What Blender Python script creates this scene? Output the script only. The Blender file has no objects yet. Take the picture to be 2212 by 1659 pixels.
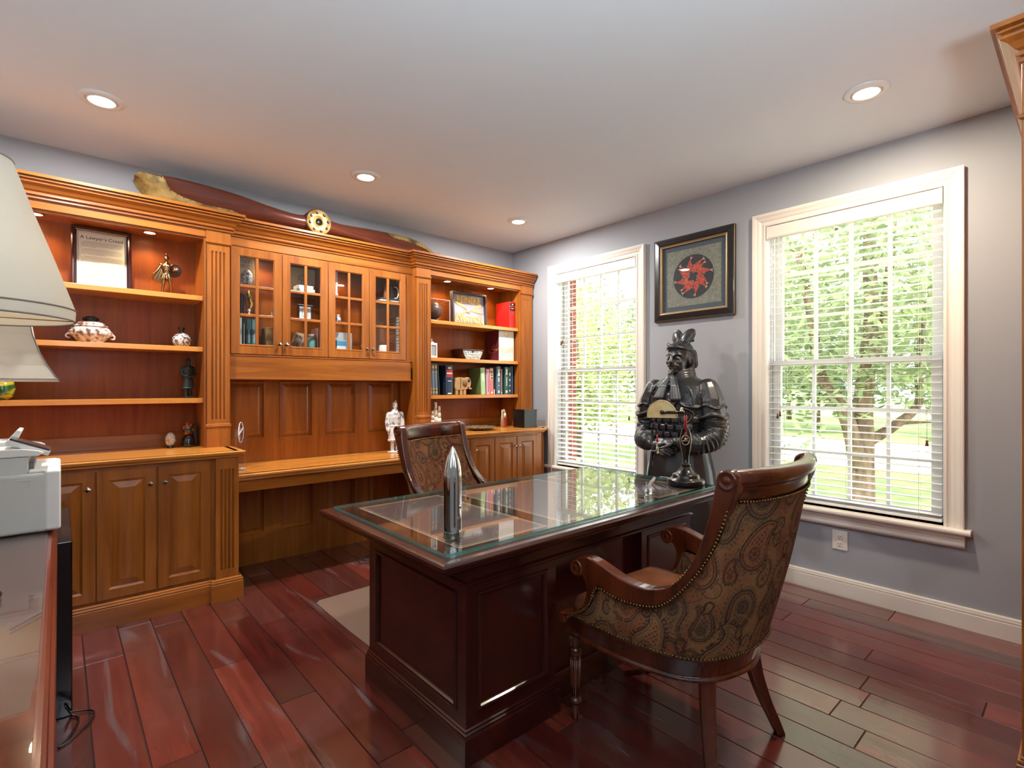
SKY = 5.5; EXPO = 0.2
import bpy, bmesh, math, random
from math import sin, cos, pi, radians as R
from mathutils import Vector, Matrix
random.seed(7)
SC = bpy.context.scene
COL = SC.collection
def lin(c):
    c /= 255.0
    return c/12.92 if c <= .04045 else ((c+.055)/1.055)**2.4
def rgb(r, g, b): return (lin(r), lin(g), lin(b), 1)

# ---------------------------------------------------------------- mesh builder
class M:
    def __init__(s): s.v = []; s.f = []; s.m = []; s.s = []
    def add(s, vs, fs, mat=0, smooth=False):
        n = len(s.v); s.v += [tuple(v) for v in vs]
        for f in fs: s.f.append(tuple(n+i for i in f)); s.m.append(mat); s.s.append(smooth)
        return s
    def box(s, x0, x1, y0, y1, z0, z1, mat=0):
        if x0 > x1: x0, x1 = x1, x0
        if y0 > y1: y0, y1 = y1, y0
        if z0 > z1: z0, z1 = z1, z0
        return s.add([(x0,y0,z0),(x1,y0,z0),(x1,y1,z0),(x0,y1,z0),(x0,y0,z1),(x1,y0,z1),(x1,y1,z1),(x0,y1,z1)],
              [(0,3,2,1),(4,5,6,7),(0,1,5,4),(1,2,6,5),(2,3,7,6),(3,0,4,7)], mat)
    def cbox(s, c, d, rz=0, mat=0, rx=0, ry=0):
        m = Matrix.Translation(c) @ Matrix.Rotation(rz,4,'Z') @ Matrix.Rotation(rx,4,'X') @ Matrix.Rotation(ry,4,'Y')
        t = M().box(-d[0]/2,d[0]/2,-d[1]/2,d[1]/2,-d[2]/2,d[2]/2)
        return s.add([m @ Vector(v) for v in t.v], t.f, mat)
    def mold(s, path, prof, fn, closed=True, cap=False, mat=0, smooth=False, cap0=False, ends=False):
        """path: 2D points; prof: (offset to the right of travel, height); mitred corners"""
        n = len(path); P = [Vector(p) for p in path]; mit = []
        for i in range(n):
            d0 = (P[i]-P[i-1]) if (closed or i > 0) else None
            d1 = (P[(i+1) % n]-P[i]) if (closed or i < n-1) else None
            if d0 is None: d0 = d1
            if d1 is None: d1 = d0
            d0 = d0.normalized(); d1 = d1.normalized()
            n0 = Vector((d0.y,-d0.x)); n1 = Vector((d1.y,-d1.x))
            b = n0+n1
            if b.length < 1e-6: b = n0
            b.normalize(); k = max(.3, b.dot(n0)); mit.append(b/k)
        vs = []; fs = []; k = len(prof)
        for i in range(n):
            for (o, h) in prof:
                q = P[i]+mit[i]*o; vs.append(fn(q.x, q.y, h))
        for i in range(n if closed else n-1):
            j = (i+1) % n
            for a in range(k-1): fs.append((i*k+a, j*k+a, j*k+a+1, i*k+a+1))
        if cap: fs.append([i*k+k-1 for i in range(n)])
        if cap0: fs.append([i*k for i in range(n)])
        if ends and not closed:
            fs.append(list(range(k))); fs.append([(n-1)*k+a for a in range(k)])
        return s.add(vs, fs, mat, smooth)
    def lathe(s, prof, c=(0,0,0), n=24, mat=0, smooth=True, sx=1, sy=1, mtx=None, caps=True):
        vs = []; fs = []; k = len(prof); c = Vector(c); caps = caps and prof[0] != prof[-1]
        for i in range(n):
            a = 2*pi*i/n
            for (r, z) in prof:
                p = Vector((r*cos(a)*sx, r*sin(a)*sy, z))
                if mtx: p = mtx @ p
                vs.append(c+p)
        for i in range(n):
            j = (i+1) % n
            for a in range(k-1): fs.append((i*k+a, j*k+a, j*k+a+1, i*k+a+1))
        if caps and prof[0][0] > 1e-6: fs.append([i*k for i in range(n)][::-1])
        if caps and prof[-1][0] > 1e-6: fs.append([i*k+k-1 for i in range(n)])
        return s.add(vs, fs, mat, smooth)
    def ball(s, c, r, n=12, mat=0, mtx=None):
        if not hasattr(r, '__len__'): r = (r,r,r)
        h = max(4, n//2); vs = []; fs = []; c = Vector(c)
        for j in range(1, h):
            t = pi*j/h
            for i in range(n):
                a = 2*pi*i/n; p = Vector((r[0]*sin(t)*cos(a), r[1]*sin(t)*sin(a), -r[2]*cos(t)))
                vs.append(c+(mtx @ p if mtx else p))
        for e in (-1,1):
            p = Vector((0,0,e*r[2])); vs.append(c+(mtx @ p if mtx else p))
        B = len(vs)-2
        for j in range(h-2):
            for i in range(n):
                k = (i+1) % n; fs.append((j*n+i, j*n+k, (j+1)*n+k, (j+1)*n+i))
        for i in range(n):
            k = (i+1) % n; fs.append((B, k, i)); fs.append((B+1, (h-2)*n+i, (h-2)*n+k))
        return s.add(vs, fs, mat, True)
    def tube(s, pts, r, n=8, mat=0, smooth=True, closed=False, sq=False, flat=1.0):
        P = [Vector(p) for p in pts]; k = len(P)
        if not hasattr(r, '__len__'): r = [r]*k
        vs = []; fs = []; up = Vector((0,0,1)); prev = None
        for i in range(k):
            if closed: t = P[(i+1) % k]-P[i-1]
            else: t = P[min(i+1,k-1)]-P[max(i-1,0)]
            t.normalize()
            if prev is None:
                u = up if abs(t.z) < .9 else Vector((0,1,0))
                a = (u - t*u.dot(t)).normalized()
            else: a = (prev - t*prev.dot(t)).normalized()
            prev = a; b = t.cross(a)
            for j in range(n):
                th = 2*pi*(j+(.5 if sq else 0))/n; vs.append(P[i]+(a*cos(th)*flat+b*sin(th))*r[i])
        for i in range(k if closed else k-1):
            i2 = (i+1) % k
            for j in range(n): fs.append((i*n+j, i*n+(j+1) % n, i2*n+(j+1) % n, i2*n+j))
        if not closed: fs.append(list(range(n))[::-1]); fs.append([(k-1)*n+j for j in range(n)])
        return s.add(vs, fs, mat, smooth and not sq)
    def poly(s, pts, fn, d0, d1, mat=0):
        """2D outline extruded from d0 to d1"""
        n = len(pts); vs = [fn(p[0],p[1],d0) for p in pts]+[fn(p[0],p[1],d1) for p in pts]
        fs = [list(range(n))[::-1], list(range(n,2*n))]+[(i,(i+1)%n,n+(i+1)%n,n+i) for i in range(n)]
        return s.add(vs, fs, mat)
    def grid(s, rows, mat=0, smooth=True, wrap=False):
        n = len(rows[0]); vs = [v for r in rows for v in r]; fs = []
        for i in range(len(rows)-1):
            for j in range(n if wrap else n-1):
                k = (j+1) % n; fs.append((i*n+j, i*n+k, (i+1)*n+k, (i+1)*n+j))
        return s.add(vs, fs, mat, smooth)
    def join(s, o, mtx=None, mat=None):
        n = len(s.v); s.v += [tuple(mtx @ Vector(v)) for v in o.v] if mtx else list(o.v)
        for f, m, sm in zip(o.f, o.m, o.s): s.f.append(tuple(n+i for i in f)); s.m.append(m if mat is None else mat); s.s.append(sm)
        return s
    def mirror(s):
        o = M(); o.v = [(-x,y,z) for x,y,z in s.v]; o.f = [f[::-1] for f in s.f]; o.m = s.m[:]; o.s = s.s[:]; return o

XY = lambda p, q, h: (p, q, h)
def XZ(y0, sg=-1): return lambda p, q, h: (p, y0+sg*h, q)      # plane facing -y: height goes towards -y
def YZ(x0, sg=-1): return lambda p, q, h: (x0+sg*h, p, q)      # plane facing -x

def rect(a0, a1, b0, b1): return [(a0,b0),(a1,b0),(a1,b1),(a0,b1)]
def crom(pts, n=6, closed=False):
    P = [Vector(p) for p in pts]; k = len(P); out = []
    for i in range(k if closed else k-1):
        g = lambda j: P[j % k] if closed else P[min(max(j,0),k-1)]
        a, b, c, d = g(i-1), g(i), g(i+1), g(i+2)
        for j in range(n):
            t = j/n; out.append(.5*((2*b)+(c-a)*t+(2*a-5*b+4*c-d)*t*t+(3*b-a-3*c+d)*t**3))
    if not closed: out.append(P[-1])
    return out

# ---------------------------------------------------------------- objects
ORG = {}
def obj(name, m, mats, parent=None, bevel=0, local=False, seg=2, fix=True):
    me = bpy.data.meshes.new(name)
    vs = [Vector(v) for v in m.v]
    if parent is None:
        lo = [min(v[i] for v in vs) for i in range(3)]; hi = [max(v[i] for v in vs) for i in range(3)]
        org = Vector(((lo[0]+hi[0])/2, (lo[1]+hi[1])/2, lo[2]))
        vs = [v-org for v in vs]
    else:
        org = ORG[parent.name] if not local else Vector((0,0,0))
        if not local: vs = [v-org for v in vs]
    me.from_pydata(vs, [], m.f)
    for p, a, b in zip(me.polygons, m.m, m.s): p.material_index = a; p.use_smooth = b
    for k in (mats if isinstance(mats, (list, tuple)) else [mats]): me.materials.append(k)
    if fix:
        bm = bmesh.new(); bm.from_mesh(me); bmesh.ops.recalc_face_normals(bm, faces=bm.faces); bm.to_mesh(me); bm.free()
    me.update()
    o = bpy.data.objects.new(name, me); COL.objects.link(o)
    if parent is None: o.location = org; ORG[o.name] = org
    else: o.parent = parent; ORG[o.name] = org if not local else Vector((0,0,0))
    if bevel:
        b = o.modifiers.new('bevel', 'BEVEL'); b.width = bevel; b.segments = seg; b.limit_method = 'ANGLE'; b.angle_limit = R(40); b.use_clamp_overlap = True; b.harden_normals = False
    return o
def tag(o, label=None, cat=None, group=None, kind=None):
    if label: o['label'] = label
    if cat: o['category'] = cat
    if group: o['group'] = group
    if kind: o['kind'] = kind
    return o
def thing(name, label, cat, loc=(0,0,0), rz=0, group=None, kind=None):
    o = bpy.data.objects.new(name, None); COL.objects.link(o); o.location = loc; o.rotation_euler = (0,0,rz); o.empty_display_size = .05
    ORG[o.name] = Vector(loc)
    return tag(o, label, cat, group, kind)
def single(name, m, mats, label, cat, group=None, bevel=0, **k):
    return tag(obj(name, m, mats, None, bevel, **k), label, cat, group)
def struct(name, m, mats, parent=None, bevel=0, label=None, cat=None):
    o = obj(name, m, mats, parent, bevel)
    if parent is None: tag(o, label, cat, kind='structure')
    return o
def dup(root, loc, rz, label, group=None):
    r = root.copy(); COL.objects.link(r); r.location = loc; r.rotation_euler = (0,0,rz); r['label'] = label
    if group: r['group'] = group
    for ch in list(root.children):
        c = ch.copy(); COL.objects.link(c); c.parent = r
        for g in ch.children:
            d = g.copy(); COL.objects.link(d); d.parent = c
    return r
def text(body, size, fn, depth=.0008, parent=None, mat=None, name='lettering', sx=1, shear=0, align='CENTER', space=1, bold=0):
    cu = bpy.data.curves.new('t', 'FONT'); cu.body = body; cu.size = size; cu.extrude = depth/2; cu.align_x = align; cu.align_y = 'CENTER'; cu.shear = shear; cu.resolution_u = 3; cu.space_line = space; cu.offset = bold
    t = bpy.data.objects.new('t', cu); COL.objects.link(t)
    dg = bpy.context.evaluated_depsgraph_get(); me = bpy.data.meshes.new_from_object(t.evaluated_get(dg))
    m = M(); m.add([fn(v.co.x*sx, v.co.y, v.co.z) for v in me.vertices], [tuple(p.vertices) for p in me.polygons])
    bpy.data.objects.remove(t); bpy.data.curves.remove(cu); bpy.data.meshes.remove(me)
    return obj(name, m, mat, parent) if parent is not None else m

# ---------------------------------------------------------------- materials
class N:
    def __init__(s, name):
        s.mat = bpy.data.materials.new(name); s.mat.use_nodes = True; s.t = s.mat.node_tree; s.t.nodes.clear()
        s.out = s.t.nodes.new('ShaderNodeOutputMaterial')
    def n(s, typ, **k):
        nd = s.t.nodes.new(typ)
        for a, b in k.items():
            if a.startswith('i_'):
                key = a[2:].replace('_', ' ')
                nd.inputs[int(key) if key.isdigit() else key].default_value = b
            else: setattr(nd, a, b)
        return nd
    def l(s, a, b): s.t.links.new(a, b)
    def coords(s, scale=(1,1,1), rot=(0,0,0), gen=False):
        tc = s.n('ShaderNodeTexCoord'); mp = s.n('ShaderNodeMapping'); mp.inputs['Scale'].default_value = scale; mp.inputs['Rotation'].default_value = rot
        s.l(tc.outputs['Object'], mp.inputs[0]); return mp.outputs[0]
    def ramp(s, src, stops, interp='LINEAR'):
        r = s.n('ShaderNodeValToRGB'); e = r.color_ramp.elements; r.color_ramp.interpolation = interp
        while len(e) < len(stops): e.new(.5)
        for el, (p, c) in zip(e, stops): el.position = p; el.color = c
        s.l(src, r.inputs[0]); return r.outputs[0]
    def bsdf(s, base=None, rough=.5, metal=0, spec=.5, coat=0, crough=.1, emit=None, estr=0, **k):
        b = s.n('ShaderNodeBsdfPrincipled')
        if base is not None:
            if isinstance(base, (tuple, list)): b.inputs['Base Color'].default_value = base
            else: s.l(base, b.inputs['Base Color'])
        if isinstance(rough, (int, float)): b.inputs['Roughness'].default_value = rough
        else: s.l(rough, b.inputs['Roughness'])
        b.inputs['Metallic'].default_value = metal; b.inputs['Specular IOR Level'].default_value = spec
        b.inputs['Coat Weight'].default_value = coat; b.inputs['Coat Roughness'].default_value = crough
        if emit: b.inputs['Emission Color'].default_value = emit; b.inputs['Emission Strength'].default_value = estr
        s.l(b.outputs[0], s.out.inputs[0]); return b
    def bump(s, h, b, st=.2, dist=.005):
        u = s.n('ShaderNodeBump'); u.inputs['Strength'].default_value = st; u.inputs['Distance'].default_value = dist
        s.l(h, u.inputs['Height']); s.l(u.outputs[0], b.inputs['Normal'])
def plain(name, c, rough=.5, metal=0, spec=.5, coat=0, **k):
    m = N(name); m.bsdf(c, rough, metal, spec, coat, **k); return m.mat
def wood(name, c0, c1, axis='z', rough=.3, coat=.15, fig=1.0, spec=.45):
    m = N(name)
    s = {'z': (22,22,1.6), 'x': (1.6,22,22), 'y': (22,1.6,22)}[axis]
    v = m.coords(s)
    n1 = m.n('ShaderNodeTexNoise', i_Scale=1.0, i_Detail=7, i_Roughness=.62, i_Distortion=.6); m.l(v, n1.inputs['Vector'])
    v2 = m.coords(tuple(q*.16 for q in s))
    n2 = m.n('ShaderNodeTexNoise', i_Scale=1.0, i_Detail=3, i_Distortion=1.0); m.l(v2, n2.inputs['Vector'])
    mx = m.n('ShaderNodeMath', operation='ADD'); a = m.n('ShaderNodeMath', operation='MULTIPLY', i_1=.55*fig); b = m.n('ShaderNodeMath', operation='MULTIPLY', i_1=.45)
    m.l(n1.outputs[0], a.inputs[0]); m.l(n2.outputs[0], b.inputs[0]); m.l(a.outputs[0], mx.inputs[0]); m.l(b.outputs[0], mx.inputs[1])
    col = m.ramp(mx.outputs[0], [(.34, c0), (.66, c1)])
    bs = m.bsdf(col, rough, spec=spec, coat=coat, crough=.12); m.bump(n1.outputs[0], bs, .04, .001); return m.mat
def thin_glass(name, tint=(1,1,1,1), f0=.04, rough=0.0, body=0):
    m = N(name)
    lw = m.n('ShaderNodeLayerWeight', i_Blend=.5)
    p = m.n('ShaderNodeMath', operation='POWER', i_1=5.0); m.l(lw.outputs['Facing'], p.inputs[0])
    ma = m.n('ShaderNodeMath', operation='MULTIPLY_ADD', i_1=1-f0, i_2=f0); m.l(p.outputs[0], ma.inputs[0])
    t = m.n('ShaderNodeBsdfTransparent'); t.inputs[0].default_value = tint
    g = m.n('ShaderNodeBsdfGlossy'); g.inputs['Roughness'].default_value = rough
    src = t.outputs[0]
    if body:
        d = m.n('ShaderNodeBsdfDiffuse'); d.inputs[0].default_value = tint
        mb = m.n('ShaderNodeMixShader', i_0=body); m.l(src, mb.inputs[1]); m.l(d.outputs[0], mb.inputs[2]); src = mb.outputs[0]
    mx = m.n('ShaderNodeMixShader'); m.l(ma.outputs[0], mx.inputs[0]); m.l(src, mx.inputs[1]); m.l(g.outputs[0], mx.inputs[2])
    m.l(mx.outputs[0], m.out.inputs[0]); return m.mat
def mottled(name, stops, scale=8, rough=.5, detail=5, metal=0, vor=False, bump=0, dist=0, coat=0, sc=(1,1,1)):
    m = N(name); v = m.coords(sc)
    if vor: n = m.n('ShaderNodeTexVoronoi', i_Scale=scale); h = n.outputs['Distance']
    else: n = m.n('ShaderNodeTexNoise', i_Scale=scale, i_Detail=detail, i_Distortion=dist); h = n.outputs[0]
    m.l(v, n.inputs['Vector']); b = m.bsdf(m.ramp(h, stops), rough, metal, coat=coat)
    if bump: m.bump(h, b, bump, .004)
    return m.mat
def glow(name, c, st):
    m = N(name); e = m.n('ShaderNodeEmission', i_Strength=st); e.inputs[0].default_value = c; m.l(e.outputs[0], m.out.inputs[0]); return m.mat

CH0, CH1 = rgb(116,59,15), rgb(174,102,36)
W_Z = wood('cherry upright grain', CH0, CH1, 'z')
W_X = wood('cherry level grain', CH0, CH1, 'x')
W_LIT = wood('cherry lit tops', rgb(178,106,38), rgb(216,146,64), 'x', .25, .3)  # lighter cherry: light falling on tops and shelf edges put into the colour
W_Y = wood('cherry end grain', CH0, CH1, 'y')
W_BACK = wood('cherry back panel', rgb(126,57,11), rgb(166,90,24), 'z', .42, .05, .8, .2)
MA0, MA1 = rgb(38,12,9), rgb(66,24,17)
D_X = wood('mahogany level grain', MA0, MA1, 'x', .22, .4)
D_Z = wood('mahogany upright grain', MA0, MA1, 'z', .24, .35)
D_Y = wood('mahogany cross grain', MA0, MA1, 'y', .22, .4)
C_W = wood('chair walnut', rgb(40,15,8), rgb(100,42,18), 'z', .2, .5)
P_W = wood('propeller wood', rgb(58,26,18), rgb(104,48,28), 'x', .25, .4)
WHITE = plain('white trim paint', rgb(226,218,206), .35)
VINYL = plain('white vinyl', rgb(240,240,240), .35)
CEIL = plain('ceiling paint', rgb(220,229,236), .9, spec=.1)
def wallmat(name, c):
    m = N(name); n = m.n('ShaderNodeTexNoise', i_Scale=160.0, i_Detail=2); m.l(m.coords(), n.inputs['Vector'])
    b = m.bsdf(c, .62, spec=.25); m.bump(n.outputs[0], b, .06, .002); return m.mat
WALL = wallmat('blue grey wall paint', rgb(158,160,164))
GLASS = thin_glass('clear glass', (.97,.985,.98,1))
PANE = thin_glass('window glass', (.97,.98,.98,1), .03)
NICKEL = plain('dark nickel', rgb(120,116,110), .25, 1)
BLACK = plain('black', rgb(14,14,15), .35)
GLOSSBLK = plain('gloss black', rgb(10,10,11), .12, coat=.5)
BRASS = plain('aged brass', rgb(176,140,80), .3, 1)
CHROME = plain('chrome', rgb(220,222,220), .05, 1)
GOLD = plain('gold leaf', rgb(205,165,85), .35, .6)
PAPER = plain('paper', rgb(228,222,204), .6)
INK = plain('ink', rgb(40,36,34), .7)
CREAM = plain('cream', rgb(232,226,208), .5)
DL = 32
# ================================================================ ROOM SHELL
H = 2.743
XL, YF = -4.30, -4.85                     # unseen side walls
# floor: individual boards with a random tone
fl = M(); tones = []
x = -4.30
while x < 0:
    w = min(.1465, -x); y = YF + random.uniform(-1.2, 0)
    while y < 0:
        L = random.uniform(.7, 1.7); a, b = max(y, YF), min(y+L, 0)
        if b-a > .01:
            e = .0012; c = .002
            x0, x1 = x+e, x+w-e; y0, y1 = a+e, b-e
            fl.add([(x0,y0,-.004),(x1,y0,-.004),(x1,y1,-.004),(x0,y1,-.004),(x0+c,y0+c,0),(x1-c,y0+c,0),(x1-c,y1-c,0),(x0+c,y1-c,0)],
                   [(4,5,6,7),(0,1,5,4),(1,2,6,5),(2,3,7,6),(3,0,4,7)])
            t = random.random(); tones += [t]*5
        y += L
    x += w
fl.add([(-4.3,YF,-.0045),(0,YF,-.0045),(0,0,-.0045),(-4.3,0,-.0045)], [(0,1,2,3)], 1); tones.append(0)
fl.box(-4.3, 0, YF, 0, -.1, -.006, 1); tones += [0]*6
m = N('scraped cherry floorboards')
at = m.n('ShaderNodeAttribute', attribute_name='tone')
v = m.coords((17,1.0,1)); n1 = m.n('ShaderNodeTexNoise', i_Scale=1.0, i_Detail=8, i_Roughness=.6, i_Distortion=1.4, noise_dimensions='4D'); m.l(v, n1.inputs['Vector'])
w4 = m.n('ShaderNodeMath', operation='MULTIPLY', i_1=23.0); m.l(at.outputs['Fac'], w4.inputs[0]); m.l(w4.outputs[0], n1.inputs['W'])
ad = m.n('ShaderNodeMath', operation='MULTIPLY_ADD', i_1=.95, i_2=-.27); m.l(n1.outputs[0], ad.inputs[0])
a2 = m.n('ShaderNodeMath', operation='MULTIPLY_ADD', i_1=.40); m.l(at.outputs['Fac'], a2.inputs[0]); m.l(ad.outputs[0], a2.inputs[2])
col = m.ramp(a2.outputs[0], [(.05, rgb(54,18,14)), (.45, rgb(98,36,28)), (.8, rgb(132,58,41))])
n3 = m.n('ShaderNodeTexNoise', i_Scale=2.2, i_Detail=4); m.l(m.coords(), n3.inputs['Vector'])
rr = m.n('ShaderNodeMapRange', i_1=.3, i_2=.7, i_3=.13, i_4=.30); m.l(n3.outputs[0], rr.inputs[0])
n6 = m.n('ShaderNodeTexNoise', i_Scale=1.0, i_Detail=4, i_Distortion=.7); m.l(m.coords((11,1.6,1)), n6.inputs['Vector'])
n7 = m.n('ShaderNodeTexNoise', i_Scale=.7, i_Detail=2, noise_dimensions='4D'); m.l(m.coords((3,.7,1)), n7.inputs['Vector']); m.l(w4.outputs[0], n7.inputs['W'])
w7 = m.ramp(n7.outputs[0], [(.46,(0,0,0,1)),(.62,(.55,.55,.55,1))]); c7 = m.n('ShaderNodeMix', data_type='RGBA'); c7.inputs[7].default_value = rgb(66,44,38); m.l(w7, c7.inputs[0]); m.l(col, c7.inputs[6]); col = c7.outputs[2]
wm = m.ramp(n6.outputs[0], [(.60,(0,0,0,1)),(.70,(.55,.55,.55,1))]); wx = m.n('ShaderNodeMix', data_type='RGBA'); wx.inputs[7].default_value = rgb(104,92,94); m.l(wm, wx.inputs[0]); m.l(col, wx.inputs[6])  # stretched grey-blue patches: wear, plus reflected sheen mixed into the base colour
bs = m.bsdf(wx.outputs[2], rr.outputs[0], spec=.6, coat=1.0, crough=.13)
v5 = m.coords((9,2.2,1)); n5 = m.n('ShaderNodeTexNoise', i_Scale=1.0, i_Detail=3, i_Distortion=1.2); m.l(v5, n5.inputs['Vector'])
m.bump(n5.outputs[0], bs, .35, .006)
FLOOR = m.mat
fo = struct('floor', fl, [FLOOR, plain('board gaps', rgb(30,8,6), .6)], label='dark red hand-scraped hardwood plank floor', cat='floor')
fa = fo.data.attributes.new('tone', 'FLOAT', 'FACE'); fa.data.foreach_set('value', tones)

c = M().box(XL-.15, .15, YF-.15, .15, H, H+.12)
# the ceiling has round cut-outs hidden behind the light trims; plain slab is enough
struct('ceiling', c, CEIL, label='flat pale painted ceiling', cat='ceiling')
struct('wall_left', M().box(XL-.15, .12, 0, .12, -.02, H), WALL, label='blue grey wall behind the built-in cabinets', cat='wall')
WIN = {1: (-1.584, -.642), 2: (-3.590, -2.642)}
ZS, ZT = .535, 2.402
wr = M(); ys = [YF-.12, WIN[2][0], WIN[2][1], WIN[1][0], WIN[1][1], 0]
T = .12
for a, b in ((0,1),(2,3),(4,5)): wr.box(0, T, ys[a], ys[b], -.02, H)
for k in (1,2): wr.box(0, T, *WIN[k], -.02, ZS); wr.box(0, T, *WIN[k], ZT, H)
struct('wall_right', wr, WALL, label='grey window wall with two tall windows', cat='wall')
# unseen walls behind the camera, both solid
wn = M(); DO = (-3.0, -2.2, 2.05)
wn.box(XL-.15, 0, YF-.12, YF, -.02, H)
struct('wall_near', wn, WALL, label='plain wall behind the viewer', cat='wall')
ws = M(); SO = (-4.3, -3.6, 1.2, 2.1)
ws.box(XL-.12, XL, YF, 0, -.02, H)
struct('wall_side', ws, WALL, label='side wall behind the lamps', cat='wall')
# baseboard with two beads
bp = [(0,0),(.016,0),(.016,.085),(.013,.088),(.016,.091),(.016,.1),(.011,.103),(.014,.106),(.012,.114),(0,.116)]
bb = M(); bb.mold([(0,-3.97),(0,-.67)], [(-a, h) for a, h in bp], XY, closed=False, ends=True)
struct('baseboard_right', bb, WHITE, label='cream baseboard below the windows', cat='baseboard')

# ---------------------------------------------------------------- WINDOWS
BRICK = N('red brick')
br = BRICK.n('ShaderNodeTexBrick', i_Scale=4.4); br.inputs['Color1'].default_value = rgb(150,78,62); br.inputs['Color2'].default_value = rgb(120,58,48); br.inputs['Mortar'].default_value = rgb(180,165,150)
mpp = BRICK.coords((1,1,1), (R(90),0,R(90))); BRICK.l(mpp, br.inputs['Vector']); BRICK.bsdf(br.outputs[0], .9); BRICK = BRICK.mat
def window(k, tilt, hole):
    y0, y1 = WIN[k]
    t = thing('window_%d' % k, None, None, (0,(y0+y1)/2,ZS), kind='structure')
    t['label'] = ['tall white double-hung window nearest the built-in cabinets', 'tall white double-hung window behind the near armchair'][k-1]; t['category'] = 'window'
    # casing: U-shaped moulding on three sides
    path = [(y1, ZS), (y1, ZT), (y0, ZT), (y0, ZS)]
    prof = [(0,0),(0,.018),(.012,.02),(.02,.014),(.03,.014),(.04,.02),(.055,.024),(.068,.03),(.08,.032),(.086,.03),(.086,0)]
    c = M().mold(path, prof, YZ(0), closed=False, ends=True)
    obj('casing', c, WHITE, t)
    s = M().mold([(y0-.115,-.05),(y1+.115,-.05)], [(-.13,ZS-.03),(.0,ZS-.03),(.008,ZS-.024),(.01,ZS-.015),(.008,ZS-.006),(0,ZS),(-.13,ZS)], lambda p,q,h: (q,p,h), closed=False, ends=True)
    obj('sill', s, WHITE, t)
    ap = M().mold([(y1+.088,0),(y0-.088,0)], [(0,.505),(.04,.505),(.036,.492),(.028,.478),(.026,.462),(.03,.45),(.03,.442),(.02,.43),(0,.428)], lambda p,q,h: (-q*0-(0) if False else 0, p, h), closed=False) if False else M()
    pr = [(0,.505),(-.042,.505),(-.036,.49),(-.028,.476),(-.026,.462),(-.03,.45),(-.03,.442),(-.02,.43),(0,.428)]
    ap.poly(pr, lambda a,h,d: (a, d, h), y0-.088, y1+.088)
    obj('apron', ap, WHITE, t)
    # jamb liner
    j = M(); j.box(.0, .135, y1-.004, y1+.02, ZS, ZT); j.box(.0, .135, y0-.02, y0+.004, ZS, ZT); j.box(0,.135,y0,y1,ZT-.004,ZT+.02); j.box(0,.16,y0,y1,ZS-.03,ZS)
    for yy, sg in ((y1,-1),(y0,1)):
        j.box(.055,.065, yy, yy+sg*.014, ZS, ZT); j.box(.088,.096, yy, yy+sg*.014, ZS, ZT)
    obj('jamb', j, VINYL, t)
    ZM = 1.463
    for nm, x0, za, zb in (('lower_sash', .065, ZS+.005, ZM+.018), ('upper_sash', .098, ZM-.018, ZT-.005)):
        a0, a1 = y0+.016, y1-.016; st = .052; rb = .055; rt = .036
        f = M(); f.box(x0,x0+.03,a0,a0+st,za,zb); f.box(x0,x0+.03,a1-st,a1,za,zb)
        f.box(x0,x0+.03,a0+st,a1-st,za,za+(rb if nm[0]=='l' else rt)); f.box(x0,x0+.03,a0+st,a1-st,zb-rt,zb)
        g0, g1, h0, h1 = a0+st, a1-st, za+(rb if nm[0]=='l' else rt), zb-rt
        so = obj(nm, f, VINYL, t, .003)
        mu = M()
        for i in range(1,4): yy = g0+(g1-g0)*i/4; mu.box(x0+.006,x0+.026,yy-.010,yy+.010,h0,h1)
        for i in range(1,3): zz = h0+(h1-h0)*i/3; mu.box(x0+.007,x0+.025,g0,g1,zz-.010,zz+.010)
        obj('muntins', mu, VINYL, so)
        gl = M().box(x0+.013,x0+.018,g0,g1,h0,h1); obj('pane', gl, PANE, so)
        if nm[0] == 'l':
            lk = M(); yy = (y0+y1)/2; lk.box(x0-.004,x0+.03,yy-.03,yy+.03,zb,zb+.008); lk.box(x0+.0,x0+.02,yy-.012,yy+.03,zb+.008,zb+.016)
            obj('sash_lock', lk, VINYL, so, .003)
    # blind
    b = thing('window_blind', ['white slatted blind in the window beside the built-in cabinets', 'white slatted blind in the window behind the near armchair'][k-1], 'blind', (.03,(y0+y1)/2,ZS), group='window blinds')
    v = M(); v.poly([(-.014,ZT-.088),(-.018,ZT-.08),(-.018,ZT-.02),(-.012,ZT-.012),(-.012,ZT-.006),(.02,ZT-.006),(.02,ZT-.088)], lambda a,h,d: (a,d,h), y0+.008, y1-.008)
    obj('valance', v, WHITE, b)
    
    for q in (y0+.006, y1-.02): obj('bracket', M().box(-.019,-.004,q,q+.014,ZT-.09,ZT-.004), WHITE, b)
    sl = M(); z = ZS+.05; n = 0; ang = R(tilt)
    while z < ZT-.1:
        dx, dz = .025*cos(ang), .025*sin(ang); th = .0016; q0, q1 = y0+.014, y1-.014
        sl.add([(.03-dx,q0,z-dz-th),(.03-dx,q1,z-dz-th),(.03+dx,q1,z+dz-th),(.03+dx,q0,z+dz-th),(.03-dx,q0,z-dz+th),(.03-dx,q1,z-dz+th),(.03+dx,q1,z+dz+th),(.03+dx,q0,z+dz+th)],
               [(0,1,2,3),(7,6,5,4),(0,4,5,1),(1,5,6,2),(2,6,7,3),(3,7,4,0)]); z += .0435; n += 1
    obj('slats', sl, SLAT, b)
    r = M().box(.008,.052,y0+.012,y1-.012,ZS+.012,ZS+.03); obj('bottom_rail', r, SLAT, b, .004)
    cd = M()
    for f in (.12,.5,.88):
        yy = y0+(y1-y0)*f
        for xx in (.004,.056): cd.tube([(xx,yy,ZS+.02),(xx,yy,ZT-.08)], .0009, 4)
    obj('ladder_cords', cd, WHITE, b)
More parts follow.
